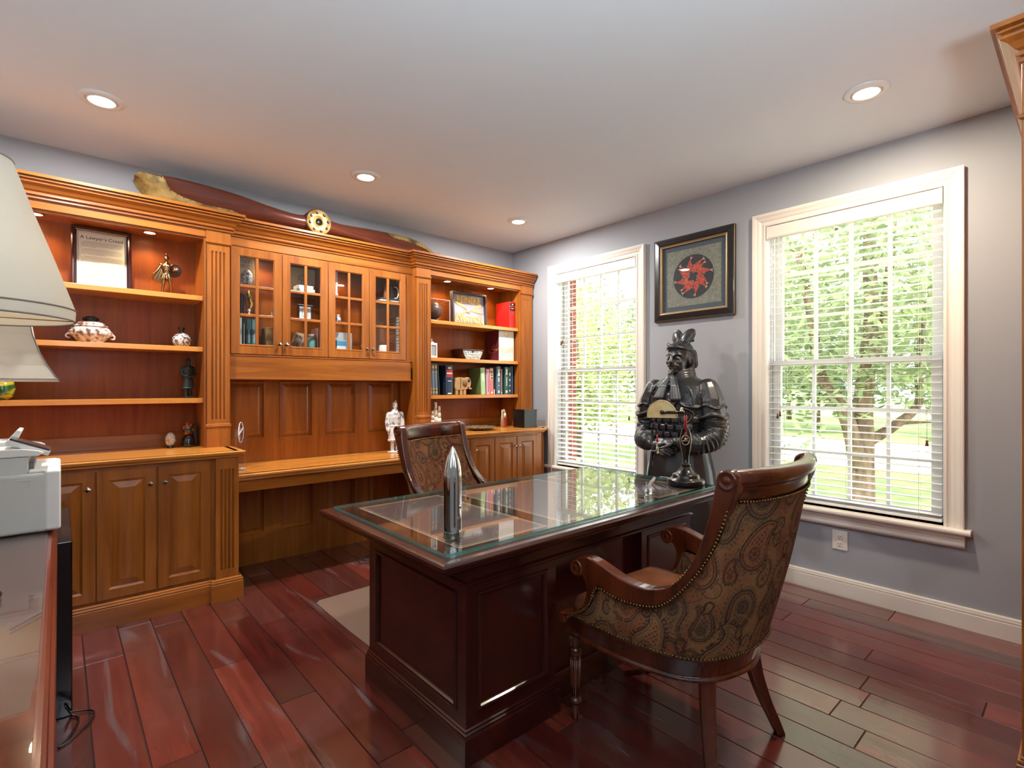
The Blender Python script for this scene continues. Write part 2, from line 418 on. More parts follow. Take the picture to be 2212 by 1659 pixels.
    for (yy, zz, two) in ((y1-.075, (1.72 if k==1 else 1.10), True), (y0+.075, (1.03 if k==1 else .98), False)):
        cd = M(); cd.tube([(-.008,yy,zz+.02),(-.008,yy,ZT-.06)], .0011, 4); 
        if two: cd.tube([(-.008,yy-.016,zz+.035),(-.008,yy-.008,ZT-.06)], .0011, 4)
        o = obj('pull_cord', cd, WHITE, b)
        ta = M().lathe([(.003,.022),(.007,.016),(.005,.01),(.009,-.012),(.0,-.012)], (-.008,yy,zz), 8)
        if two: ta.lathe([(.003,.022),(.007,.016),(.005,.01),(.009,-.012),(.0,-.012)], (-.008,yy-.016,zz+.014), 8)
        obj('tassel', ta, TASSEL, o)
SLAT = plain('white blind slat', rgb(240,238,234), .4)
TASSEL = plain('wood tassel', rgb(120,78,52), .5)
window(1, 11, None); window(2, 1, None)

# ---------------------------------------------------------------- outlet
t = thing('wall_outlet', 'white duplex power outlet low on the wall under the window behind the near armchair', 'outlet', (0,-3.086,.284))
obj('cover_plate', M().box(-.006,0,-3.128,-3.044,.284,.404), WHITE, t, .003)
for z in (.318, .362):
    r = obj('receptacle', M().box(-.009,-.004,-3.102,-3.070,z-.014,z+.018), WHITE, t, .004)
    s = M(); s.box(-.0096,-.008,-3.093,-3.0905,z,z+.011); s.box(-.0096,-.008,-3.0805,-3.078,z,z+.009); s.lathe([(0,-.0005),(.0026,-.0005),(.0026,.001),(0,.001)], (-.009,-3.0855,z-.007), 8, mtx=Matrix.Rotation(pi/2,4,'Y'))
    obj('slots', s, BLACK, r)

# ---------------------------------------------------------------- recessed ceiling lights
LED = {'cool': glow('cool lens', (1,.97,.93,1), 14), 'warm': glow('warm lens', (1,.82,.55,1), 16)}
TRIM = plain('white light trim', rgb(225,225,222), .4)
def downlight(x, y, label, warm, power, ry):
    t = thing('ceiling_downlight', label, 'ceiling light', (x,y,H), group='recessed ceiling lights')
    m = M().lathe([(.064,-.003),(.064,-.009),(.072,-.012),(.09,-.010),(.096,-.003),(.096,.002),(.064,.002)], (x,y,H), 40)
    obj('trim_ring', m, TRIM, t)
    # tilted eyeball cup with its lamp
    rot = Matrix.Rotation(R(ry),4,'Y')
    m = M().lathe([(.0625,-.002),(.0625,-.010),(.059,-.014),(.055,-.012),(.055,-.004)], (x,y,H), 32); obj('eyeball', m, TRIM, t)
    m = M().lathe([(0,-.009),(.035,-.0095),(.055,-.008),(.055,-.005),(0,-.005)], (x,y,H), 32); obj('lens', m, LED['warm' if warm else 'cool'], t)
    l = bpy.data.lights.new('bulb', 'AREA'); l.shape = 'DISK'; l.size = .10; l.energy = power
    l.color = (1,.86,.66) if warm else (1,.98,.96)
    o = bpy.data.objects.new('bulb', l); COL.objects.link(o); o.parent = t; o.location = (0,0,-.016)
for x, y, lb, w in ((-3.497,-.84,'round recessed ceiling light with tilted lens, above the left bookcase',0),(-2.084,-.84,'round recessed ceiling light, above the propeller hub',0),
                    (-.668,-.83,'round recessed ceiling light, nearest the room corner',0),(-.70,-3.40,'warm glowing round recessed ceiling light, above the near armchair',1)):
    downlight(x, y, lb, w, DL, 0)
PKE = 5
# ================================================================ BUILT-IN CABINETS (along y = 0)
CORN = [(0,2.322),(.012,2.322),(.014,2.330),(.005,2.333),(.005,2.338),(.018,2.341),(.020,2.349),(.010,2.353),(.010,2.359),(.020,2.365),(.034,2.383),(.052,2.395),(.054,2.401),(.044,2.403),(.044,2.409),(.060,2.412),(.060,2.418),(.048,2.419),(.048,2.425),(.072,2.426),(.072,2.442),(0,2.442)]
def pilaster(name, parent, x0, x1, y0, z0, z1, f0, f1, depth=.02, nf=4, mat=None, inset=.024):
    """flat board with flutes stopped at both ends, facing -y"""
    m = M(); yb = y0+depth
    m.box(x0, x1, y0+.0095, yb, z0, z1)
    m.box(x0, x1, y0, y0+.0095, z0, f0); m.box(x0, x1, y0, y0+.0095, f1, z1)
    w = x1-x0-2*inset; fw = w/(nf+(nf-1)*.75); gap = fw*.75; xs = x0+inset
    m.box(x0, xs, y0, y0+.0095, f0, f1); m.box(x1-inset, x1, y0, y0+.0095, f0, f1)
    for i in range(nf):
        a = xs+i*(fw+gap); b = a+fw
        if i < nf-1: m.box(b, b+gap, y0, y0+.0095, f0, f1)
        pr = [(a+fw*(1-cos(t))/2, y0+.009*sin(t)) for t in [pi*k/6 for k in range(7)]]
        m.grid([[(p, q, f0) for p, q in pr], [(p, q, f1) for p, q in pr]])
        for z in (f0, f1): m.add([(p, q, z) for p, q in pr], [tuple(range(7))])
    return obj(name, m, mat or W_Z, parent)
DOORP = [(0,-.018),(0,-.003),(.003,0),(.052,0),(.054,-.005),(.058,-.007),(.062,-.009),(.066,-.009),(.070,-.008),(.098,-.001),(.100,-.001)]
def knob(parent, x, y, z):
    m = M(); m.tube([(x,y,z),(x,y-.016,z)], .005, 8)
    m.add([(x,y-.030,z)]+[(x+.015*cos(a),y-.024,z+.015*sin(a)) for a in (0,pi/2,pi,3*pi/2)]+[(x+.007*cos(a),y-.014,z+.007*sin(a)) for a in (0,pi/2,pi,3*pi/2)],
          [(0,1,2),(0,2,3),(0,3,4),(0,4,1),(1,5,6,2),(2,6,7,3),(3,7,8,4),(4,8,5,1)])
    return obj('knob', m, NICKEL, parent)
def panel_door(parent, x0, x1, z0, z1, y, kx, kz, prof=DOORP):
    m = M().mold(rect(x0, x1, z0, z1), [(-o, h) for o, h in prof], XZ(y), cap=True, cap0=True)
    d = obj('door', m, W_Z, parent); 
    if kx is not None: knob(d, kx, y, kz)
    return d

# ---- base cabinets
PLINTH = [(0,0),(.016,0),(.016,.105),(.012,.110),(.015,.116),(.013,.122),(.007,.124),(.009,.129),(.006,.134),(0,.136)]
def base(label, xa, xb, doors, pils, clip):
    t = thing('base_cabinet', label, 'cabinet', ((xa+xb)/2, -.3, 0), group=None)
    m = M()
    if clip: m.poly([(xa,-.008),(xb,-.008),(xb,-.47),(xb-.14,-.60),(xa,-.60)], XY, .0, .866)
    else: m.box(xa, xb, -.6, -.008, 0, .866)
    m.box(doors[0][0]-.006, doors[-1][1]+.006, -.604, -.6, .84, .866)
    obj('body', m, W_Z, t, .002)
    p = M()
    if clip:
        path = [(xa,-.612),(xb-.135,-.612),(xb,-.482)]
        p.mold([(xa,-.612),(doors[0][0]-.05+.03,-.612),(xb-.145,-.612),(xb-.0,-.482)], PLINTH, XY, closed=False, ends=True)
    else:
        p.mold([(xa,-.612),(pils[1][0]-.012,-.612),(pils[1][0]-.012,-.632),(xb-.0,-.632),(xb-.0,-.3)], PLINTH, XY, closed=False, ends=True)
    obj('plinth', p, W_X, t)
    for a, b, kx in doors:
        panel_door(t, a, b, .15, .846, -.612, kx, .757)
    for a, b in pils: pilaster('pilaster', t, a, b, -.63, .13, .866, .19, .80, depth=.034)
    if clip:
        # canted corner post
        q = M(); L = math.hypot(.12,.12)
        a = Matrix.Translation((xb-.135,-.606,0)) @ Matrix.Rotation(R(45),4,'Z')
        tmp = M().box(.01, .165, -.012, .02, .13, .866)
        for k in range(3): tmp.box(.05+k*.032, .062+k*.032, -.0155, -.012, .2, .8)
        q.join(tmp, a); obj('corner_post', q, W_Z, t, .003)
    return t
bl = base('left cherry base cabinet with fluted pilaster and square knobs, below the document shelf', -4.27, -2.815,
     [(-4.045,-3.787,-4.01),(-3.781,-3.514,-3.545),(-3.508,-3.243,-3.273),(-3.236,-2.972,-3.204)], [(-4.24,-4.12),(-2.948,-2.825)], False)
brc = base('right cherry base cabinet with canted corner, below the books', -1.395, -.02,
     [(-1.285,-1.026,-1.06),(-1.02,-.755,-.97),(-.749,-.490,-.512),(-.484,-.222,-.470)], [(-1.39,-1.30)], True)
EDGE = [(-.3,.868),(.0,.868),(.006,.872),(.006,.878),(.018,.884),(.026,.890),(.026,.894),(.032,.898),(.032,.904),(.028,.907),(-.3,.907)]
def worktop(label, pts, back, ends):
    m = M()
    pr = [(o if o > -.1 else -.02, h) for o, h in EDGE]
    m.mold(pts, pr, XY, closed=False, ends=True)
    m.poly(back, XY, .87, .907)
    return single('worktop', m, W_LIT, label, 'countertop')
worktop('left polished cherry countertop holding the painted egg', [(-4.29,-.632),(-2.822,-.632),(-2.822,-.008)], [(-4.29,-.008),(-2.822,-.008),(-2.822,-.632),(-4.29,-.632)], 0)
worktop('right cherry countertop holding the model ship and shallow bowls', [(-1.392,-.3),(-1.392,-.632),(-.155,-.632),(-.012,-.489)][1:], [(-1.392,-.008),(-.012,-.008),(-.012,-.489),(-.155,-.632),(-1.392,-.632)], 0)
# ---- centre desk surface
m = M(); m.mold([(-2.812,-.555),(-1.398,-.555)], [(-.02,.705),(.008,.705),(.014,.712),(.014,.72),(.024,.726),(.03,.733),(.03,.742),(.026,.747),(-.02,.747)], XY, closed=False, ends=True)
m.box(-2.812,-1.398,-.56,-.052,.709,.747)
t = thing('desk_counter', 'low cherry desk counter between the two base cabinets', 'countertop', (-2.1,-.3,.62))
obj('top', m, W_LIT, t)
obj('apron', M().box(-2.812,-1.398,-.548,-.528,.63,.709), W_X, t, .002)
# ---- panelled back of the knee space
t = thing('back_panelling', 'raised-panel cherry wainscot behind the low desk counter', 'panelling', (-2.1,-.05,0))
PAN = [(0,0),(.004,-.006),(.010,-.014),(.014,-.014),(.040,-.003),(.042,-.003)]
def panelling(name, z0, z1, pans):
    """board from -2.80 to -1.40 with raised panels let into it"""
    m = M(); x = -2.798
    for a, b, c, d in pans:
        m.box(x, a, -.05, -.012, z0, z1); m.box(a, b, -.05, -.012, z0, c); m.box(a, b, -.05, -.012, d, z1); x = b
    m.box(x, -1.396, -.05, -.012, z0, z1)
    obj(name, m, W_Z, t)
    for a, b, c, d in pans:
        q = M().mold(rect(a, b, c, d), [(-o, h) for o, h in [(-.006,0),(-.005,.005),(0,.006),(.004,.002)]+[(o, h) for o, h in PAN]], XZ(-.05), cap=True)
        obj('raised_panel', q, W_Z, t)
panelling('upper_frame', .747, 1.362, [(-2.745,-2.515,.925,1.336),(-2.396,-2.159,.918,1.338),(-2.041,-1.802,.918,1.338),(-1.686,-1.45,.918,1.338)])
panelling('lower_frame', 0, .709, [(-2.745,-2.515,.225,.68),(-2.385,-2.155,.225,.68),(-2.03,-1.805,.225,.68),(-1.68,-1.45,.225,.68)])

# ---- bookcases
def bookcase(name, label, xa, xb, pl, pr, oa, ob, leftreturn):
    t = thing(name, label, 'bookcase', ((xa+xb)/2, -.17, .907))
    z0 = .907
    m = M(); m.box(oa-.004, oa, -.315, -.03, z0, 2.32); m.box(ob, ob+.004, -.315, -.03, z0, 2.32)
    m.box(xa, oa-.004, -.312, -.01, z0, 2.40); m.box(ob+.004, xb, -.312, -.01, z0, 2.40)
    m.box(oa, ob, -.312, -.01, 2.285, 2.40)
    m.box(oa-.014, oa, -.324, -.312, z0, 2.27); m.box(ob, ob+.014, -.324, -.312, z0, 2.27)
    obj('carcass', m, W_Z, t)
    obj('back_panel', M().box(oa, ob, -.028, -.008, z0, 2.285), W_BACK, t)
    m = M(); m.box(oa, ob, -.045, -.028, z0, z0+.085); obj('back_rail', m, W_X, t, .002)
    for z in (1.892, 1.561, 1.229):
        obj('shelf', M().box(oa+.001, ob-.001, -.305, -.03, z-.032, z-.0008), W_LIT, t, .002)
    # head rail with recessed light valance
    m = M(); m.box(pl[1], pr[0], -.333, -.30, 2.272, 2.33); m.box(pl[1], pr[0], -.318, -.3, 2.258, 2.272); obj('head_rail', m, W_X, t, .0015)
    for a, b in (pl, pr):
        p = pilaster('pilaster', t, a+.006, b-.006, -.335, 1.055, 2.235, 1.09, 2.188, depth=.02)
        f = M(); f.box(a+.002, b-.002, -.341, -.312, z0, 1.04); f.mold([(a+.002,-.3),(a+.002,-.341),(b-.002,-.341),(b-.002,-.3)], [(0,1.036),(.004,1.04),(.006,1.046),(.001,1.05),(.003,1.054),(0,1.06),(-.01,1.06)], XY, closed=False)
        obj('foot_block', f, W_Z, t, .001)
        f = M(); f.box(a, b, -.338, -.312, 2.25, 2.33)
        f.mold([(a+.004,-.3),(a+.004,-.337),(b-.004,-.337),(b-.004,-.3)], [(0,2.23),(.002,2.234),(.009,2.239),(.010,2.245),(.006,2.249),(.006,2.254),(0,2.257)], XY, closed=False)
        obj('capital', f, W_Z, t)
    cm = M(); yf = -.335
    path = ([(xa,-.21)] if leftreturn else [])+[(xa,yf),(xb,yf)]+([] if leftreturn else [(xb,-.26)])
    cm.mold(path, CORN, XY, closed=False, ends=True)
    cm.box(xa, xb, yf, -.012, 2.40, 2.43)
    obj('cornice', cm, W_X, t)
    return t
bcl = bookcase('bookcase', 'left built-in cherry bookcase holding the framed document and bronze gladiator', -4.27, -2.800, (-4.26,-4.12), (-2.944,-2.802), -4.11, -2.955, False)
bcr = bookcase('bookcase', 'right built-in cherry bookcase holding the aviation sign and rows of books', -1.388, -.022, (-1.386,-1.245), (-.186,-.024), -1.234, -.196, True)
# ---- wall cabinet with glazed doors
t = thing('wall_cabinet', 'glazed four-door cherry wall cabinet between the bookcases', 'cabinet', (-2.1,-.14,1.35))
m = M(); xa, xb = -2.80, -1.388
m.box(xa, xa+.018, -.262, -.012, 1.52, 2.4); m.box(xb-.018, xb, -.262, -.012, 1.52, 2.4); m.box(xa, xb, -.262, -.012, 1.52, 1.538)
m.box(xa, xb, -.262, -.012, 2.25, 2.268); m.box(-2.131, -2.113, -.258, -.02, 1.538, 2.25)
m.box(-1.450, xb, -.266, -.246, 1.52, 2.40); m.box(xa, xb, -.268, -.25, 2.252, 2.40)
obj('carcass', m, W_Z, t)
obj('back_panel', M().box(xa+.018, xb-.018, -.02, -.010, 1.538, 2.25), W_BACK, t)
m = M(); m.box(xa, xb-.03, -.300, -.280, 1.352, 1.512); m.box(xa, xb-.03, -.296, -.05, 1.505, 1.52); m.box(xa, xb, -.28,-.05,1.352,1.364); m.box(xa, xb-.03, -.303, -.28, 1.512, 1.519)
obj('valance', m, W_X, t, .002)
m = M(); m.box(xa, xb, -.274, -.26, 2.262, 2.33); obj('frieze', m, W_X, t, .002)
cm = M().mold([(xa+.004,-.27),(xb-.004,-.27)], CORN, XY, closed=False); cm.box(xa, xb, -.27, -.012, 2.40, 2.43); obj('cornice', cm, W_X, t)
for z in (1.800, 2.014):
    for a, b in ((-2.78,-2.133),(-2.111,-1.408)):
        obj('glass_shelf', M().box(a, b, -.235, -.022, z-.004, z+.004), GLASS, t)
dx = [(-2.788,-2.458),(-2.454,-2.124),(-2.120,-1.790),(-1.786,-1.456)]
for i, (a, b) in enumerate(dx):
    z0, z1, st = 1.527, 2.250, .056
    f = M().mold(rect(a, b, z0, z1), [(0,-.02),(0,-.002),(-.002,0),(-st+.006,0),(-st+.003,-.004),(-st,-.005),(-st,-.02)], XZ(-.284))
    d = obj('door', f, W_Z, t)
    g0, g1, h0, h1 = a+st, b-st, z0+st+.012, z1-st
    f2 = M().box(g0, g1, -.283, -.266, z0+st-.002, h0); 
    mu = M(); xm = (g0+g1)/2; mu.box(xm-.010, xm+.010, -.282, -.268, h0, h1)
    for k in (1,2):
        zz = h0+(h1-h0)*k/3; mu.box(g0, g1, -.2815, -.268, zz-.010, zz+.010)
    mu.join(f2); obj('muntins', mu, W_Z, d, .003)
    obj('pane', M().box(g0, g1, -.274, -.270, h0, h1), GLASS, d)
    knob(d, b-.022 if i % 2 == 0 else a+.022, -.284, 1.604)

# ---- puck lights under the bookcase heads and inside the wall cabinet
PUCK = glow('puck lens', (1,.80,.50,1), 22)
def puck(x, y, z, label, e):
    t = thing('puck_light', label, 'cabinet light', (x,y,z), group='warm puck lights in the bookcases')
    obj('rim', M().lathe([(.030,0),(.036,0),(.036,-.005),(.030,-.007)], (x,y,z), 24, caps=False), BRASS, t)
    obj('lens', M().lathe([(0,-.006),(.031,-.005),(.031,0),(0,0)], (x,y,z), 24), PUCK, t)
    l = bpy.data.lights.new('bulb', 'SPOT'); l.energy = e; l.spot_size = R(140); l.spot_blend = .6; l.shadow_soft_size = .025; l.color = (1,.72,.40)
    o = bpy.data.objects.new('bulb', l); COL.objects.link(o); o.parent = t; o.location = (0,0,-.02)
puck(-3.757,-.165,2.285,'warm puck light over the left end of the top left shelf', PKE)
puck(-3.225,-.165,2.285,'warm puck light over the framed document and gladiator', PKE)
puck(-.955,-.165,2.285,'warm puck light over the aviation sign', PKE)
puck(-.44,-.165,2.285,'warm puck light over the red book', PKE)
for x, lb in ((-2.53,'warm light inside the wall cabinet above the carved egg'),(-1.97,'warm light inside the wall cabinet above the blue box')):
    puck(x, -.13, 2.25, lb, PKE*.7)
# ================================================================ EXECUTIVE DESK
t = thing('executive_desk', 'dark mahogany pedestal desk under a glass sheet, in the middle of the room', 'desk', (-1.87,-2.345,0))
DX0, DX1, DY0, DY1 = -2.61, -1.13, -2.71, -1.98
def frame_face(m, a0, a1, b0, b1, fn, st=.05):
    """one recessed panel with a bead on a pedestal face (fn maps along, z, height)"""
    m.mold(rect(a0, a1, b0, b1), [(0,0),(-.002,.004),(-.008,.006),(-.012,.003),(-.014,-.004),(-.016,-.006)], fn, cap=True)
for name, x0, x1 in (('pedestal',DX0,-2.165),('pedestal',-1.575,DX1)):
    m = M(); i = .018
    m.box(x0+i, x1-i, DY0+i, DY1-i, .05, .62)
    p = obj(name, m, D_Z, t)
    m = M()
    # stile-and-rail skins, front, back and outer side
    def skin(a0, a1, fn, z0=.13, z1=.62, st=.055):
        s = M()
        def bx(u0,u1,w0,w1):
            vs = [fn(u,w,h) for h in (-.018,0) for u,w in ((u0,w0),(u1,w0),(u1,w1),(u0,w1))]
            s.add(vs, [(0,1,2,3),(4,5,6,7),(0,1,5,4),(1,2,6,5),(2,3,7,6),(3,0,4,7)])
        bx(a0,a0+st,z0,z1); bx(a1-st,a1,z0,z1); bx(a0+st,a1-st,z0,z0+.04); bx(a0+st,a1-st,z1-.045,z1)
        s.mold(rect(a0+st,a1-st,z0+.04,z1-.045), [(.008,0),(.006,.005),(-.002,.006),(-.008,.003),(-.012,-.003),(-.013,-.009)], fn, cap=True)
        return s
    m.join(skin(x0, x1, XZ(DY0))); m.join(skin(x0, x1, lambda p,q,h: (p,DY1+h,q)))
    if x0 < -2: m.join(skin(DY0+.018, DY1-.018, lambda p,q,h: (x0-h,p,q), st=.046)); m.box(x1-.018,x1,DY0+.018,DY1-.018,.05,.62)
    else: m.join(skin(DY0+.018, DY1-.018, lambda p,q,h: (x1+h,p,q), st=.046)); m.box(x0,x0+.018,DY0+.018,DY1-.018,.05,.62)
    obj('panelling', m, D_Z, p)
    m = M().mold([(x0,DY0),(x1,DY0),(x1,DY1),(x0,DY1)], [(-.02,0),(.014,0),(.014,.092),(.009,.098),(.011,.106),(.006,.110),(.007,.118),(.002,.122),(.002,.132),(-.02,.132)], XY)
    obj('plinth', m, D_X, p)
m = M().box(-2.17,-1.57,-2.655,-2.635,.05,.62); m.box(-2.17,-1.57,-2.668,-2.635,0,.115); obj('modesty_panel', m, D_X, t, .003)
# apron band with bead below
m = M(); m.box(DX0,DX1,DY0,DY1,.625,.742)
m.mold([(DX0,DY0),(DX1,DY0),(DX1,DY1),(DX0,DY1)], [(-.01,.612),(.006,.612),(.010,.618),(.010,.624),(.004,.630),(-.01,.630)], XY)
obj('apron', m, D_X, t)
# top with ogee edge
ox, oy = .158, .128
tx0, tx1, ty0, ty1 = DX0+.02-ox-.02, DX1-.02+ox+.0, DY0-oy, DY1+oy-.01
tx0, tx1, ty0, ty1 = -2.79, -.962, -2.842, -1.862
m = M().mold([(tx0,ty0),(tx1,ty0),(tx1,ty1),(tx0,ty1)], [(-.12,.738),(-.07,.716),(-.034,.708),(-.03,.714),(-.012,.722),(-.004,.728),(-.004,.734),(0,.738),(.001,.748),(-.004,.754),(-.012,.757),(-.03,.758)], XY, cap=True, cap0=True)
obj('top', m, D_X, t)
# tooled leather writing panels under the glass
LEA = mottled('tooled leather', [(.3,rgb(80,58,56)),(.7,rgb(98,74,70))], 60, .45)
for a, b in ((-2.655,-2.235),(-2.15,-1.55),(-1.465,-1.075)):
    l = obj('leather_inlay', M().box(a,b,-2.735,-1.965,.7575,.7588), LEA, t)
    m = M(); i = .012; w = .006
    for off, w in ((0,.007),(.015,.003)):
        a2, b2, c2, d2 = a+off, b-off, -2.735+off, -1.965-off
        m.box(a2,b2,c2,c2+w,.7586,.7594); m.box(a2,b2,d2-w,d2,.7586,.7594); m.box(a2,a2+w,c2+w,d2-w,.7586,.7594); m.box(b2-w,b2,c2+w,d2-w,.7586,.7594)
    obj('gold_tooling', m, plain('gilt line', rgb(196,170,134), .5, .1), l)
# glass sheet
DGL = thin_glass('desk glass', (.965,.99,.985,1), .05)
DGE = N('green glass edge'); b = DGE.n('ShaderNodeBsdfPrincipled'); b.inputs['Base Color'].default_value = rgb(58,140,130); b.inputs['Roughness'].default_value = .08; b.inputs['Alpha'].default_value = .75
DGE.l(b.outputs[0], DGE.out.inputs[0]); DGE = DGE.mat
GX0, GX1, GY0, GY1 = -2.743, -1.006, -2.788, -1.906
m = M(); za, zb = .7598, .7698
m.add([(x,y,z) for z in (za,zb) for x,y in rect(GX0,GX1,GY0,GY1)], [(0,3,2,1),(4,5,6,7)], 0)
m.add([(x,y,z) for z in (za,zb) for x,y in rect(GX0,GX1,GY0,GY1)], [(0,1,5,4),(1,2,6,5),(2,3,7,6),(3,0,4,7)], 1)
gt = thing('glass_sheet', 'clear glass sheet with green edges lying on the mahogany desk', 'glass sheet', (-1.87,-2.345,.7598))
obj('sheet', m, [DGL, DGE], gt, fix=False)
GZ = .770

# ================================================================ ARMCHAIRS
import numpy as np
FAB = N('paisley tapestry')
fa_ = FAB.n('ShaderNodeAttribute', attribute_name='weave'); wn_ = FAB.n('ShaderNodeTexNoise', i_Scale=380.0, i_Detail=1); FAB.l(FAB.coords(), wn_.inputs['Vector'])
wr_ = FAB.ramp(wn_.outputs[0], [(.3,(.72,.72,.72,1)),(.7,(1.12,1.12,1.12,1))]); wm_ = FAB.n('ShaderNodeMix', data_type='RGBA', blend_type='MULTIPLY', i_0=1.0); FAB.l(fa_.outputs['Color'], wm_.inputs[6]); FAB.l(wr_, wm_.inputs[7])
fb_ = FAB.bsdf(wm_.outputs[2], .9, spec=.15); FAB.bump(wn_.outputs[0], fb_, .25, .002); FAB = FAB.mat
def paisley(U, V, seed):
    """woven paisley colours for points (U, V) in metres on the cloth"""
    rs = np.random.RandomState(seed); L = lambda *c: np.array([lin(q) for q in c])
    TAN, RUST, DARK, WINE, SAGE, OCH = L(142,99,63), L(130,79,52), L(66,44,36), L(92,44,38), L(90,78,56), L(138,98,60)
    mot = np.sin(U*23+2*np.sin(V*17))*np.sin(V*19+1.7*np.sin(U*13)); k = np.clip(.5+.9*mot,0,1)[:,None]; C = TAN*(1-k)+RUST*k
    # fine scattered sprigs
    su, sv = np.sin(U*210+3*np.sin(V*60)), np.sin(V*190+3*np.sin(U*55)); C[(su*sv > .80) & (mot > -.2)] = WINE; C[(su*sv < -.88)] = SAGE
    put = []
    u0, u1, v0, v1 = U.min(), U.max(), V.min(), V.max()
    for size, tries in ((.064,900),(.046,1200),(.031,1500),(.018,900)):
        for _ in range(tries):
            c = np.array((rs.uniform(u0-.02,u1+.02), rs.uniform(v0-.02,v1+.02))); r = size*rs.uniform(.85,1.15); a = rs.choice([70,80,110,95,250,60])+rs.uniform(-18,18)
            if all(np.hypot(*(c-p[0])) > (r+p[1])*1.16+.005 for p in put): put.append((c,r,a,rs.choice([-1,1]),rs.randint(4)))
    for c, r, a, h, kind in put:
        an = math.radians(a); d = np.full(U.shape, 9.0); sb = np.zeros(U.shape); p = c.copy()
        near = np.hypot(U-c[0],V-c[1]) < 4.2*r
        if not near.any(): continue
        uu, vv = U[near], V[near]; dd = np.full(uu.shape, 9.0); ss = np.zeros(uu.shape)
        for i in range(22):
            s = i/21; rad = r*(1-s)**.75*.92+.0012; q = np.hypot(uu-p[0],vv-p[1])-rad; m_ = q < dd; dd[m_] = q[m_]; ss[m_] = s
            p = p+np.array((math.cos(an),math.sin(an)))*r*.115; an += h*(.02+.16*s)
        ang = np.arctan2(vv-c[1],uu-c[0]); cc = C[near]; w = .0016+.02*r
        fill = (RUST,OCH,TAN,SAGE)[kind]
        cc[dd < 0] = cc[dd < 0]*.35+fill*.65
        cc[np.abs(dd) < w] = DARK
        cc[np.abs(dd+.13*r+w) < w*.8] = (WINE,DARK,SAGE,WINE)[kind]
        if r > .018:
            cc[np.abs(dd+.30*r+w) < w*.7] = OCH if kind != 1 else WINE
            sc = (dd > w*1.6) & (dd < w*1.6+.16*r) & (np.sin(ang*(14+6*kind)+ss*40) > .1); cc[sc] = (SAGE,WINE,DARK,SAGE)[kind]
            fr = np.hypot(uu-c[0],vv-c[1])/r; fl_ = (fr < .42) & (dd < -.4*r); cc[fl_ & (fr > .16+.14*np.cos(ang*6))] = DARK*.6+fill*.4; cc[fl_ & (fr < .13)] = WINE
            ins = (dd < -.36*r) & (fr > .5) & (np.sin(uu*330)*np.sin(vv*330) > .35); cc[ins] = WINE
        C[near] = cc
    # long curling stems between the drops
    for _ in range(46):
        c = np.array((rs.uniform(u0,u1), rs.uniform(v0,v1))); an = rs.uniform(0,6.28); h = rs.choice([-1,1])*rs.uniform(.05,.12); w = rs.uniform(.0014,.0022); col = (DARK,WINE,SAGE,OCH)[rs.randint(4)]
        for i in range(44):
            m_ = np.hypot(U-c[0],V-c[1]) < w; C[m_] = col; c = c+np.array((math.cos(an),math.sin(an)))*.0042; an += h*(i/22)
    return np.concatenate([C, np.ones((len(C),1))], 1).astype(np.float32)
def weave(o, rows, cols, seed, flip=1):
    co = np.empty(len(o.data.vertices)*3, np.float32); o.data.vertices.foreach_get('co', co); co = co.reshape(rows, cols, 3)
    du = np.linalg.norm(np.diff(co[:,:,:2], axis=1), axis=2).mean(0); U = np.concatenate([[0],np.cumsum(du)]); U = np.tile(U-U.mean(), (rows,1))
    C = paisley(U.ravel(), co[:,:,2].ravel(), seed)
    a = o.data.attributes.new('weave', 'FLOAT_COLOR', 'POINT'); a.data.foreach_set('color', C.ravel())
LEATHER = mottled('tan leather', [(.3,rgb(112,64,40)),(.7,rgb(140,84,54))], 14, .38)
NAIL = plain('nailhead', rgb(120,92,52), .35, 1)
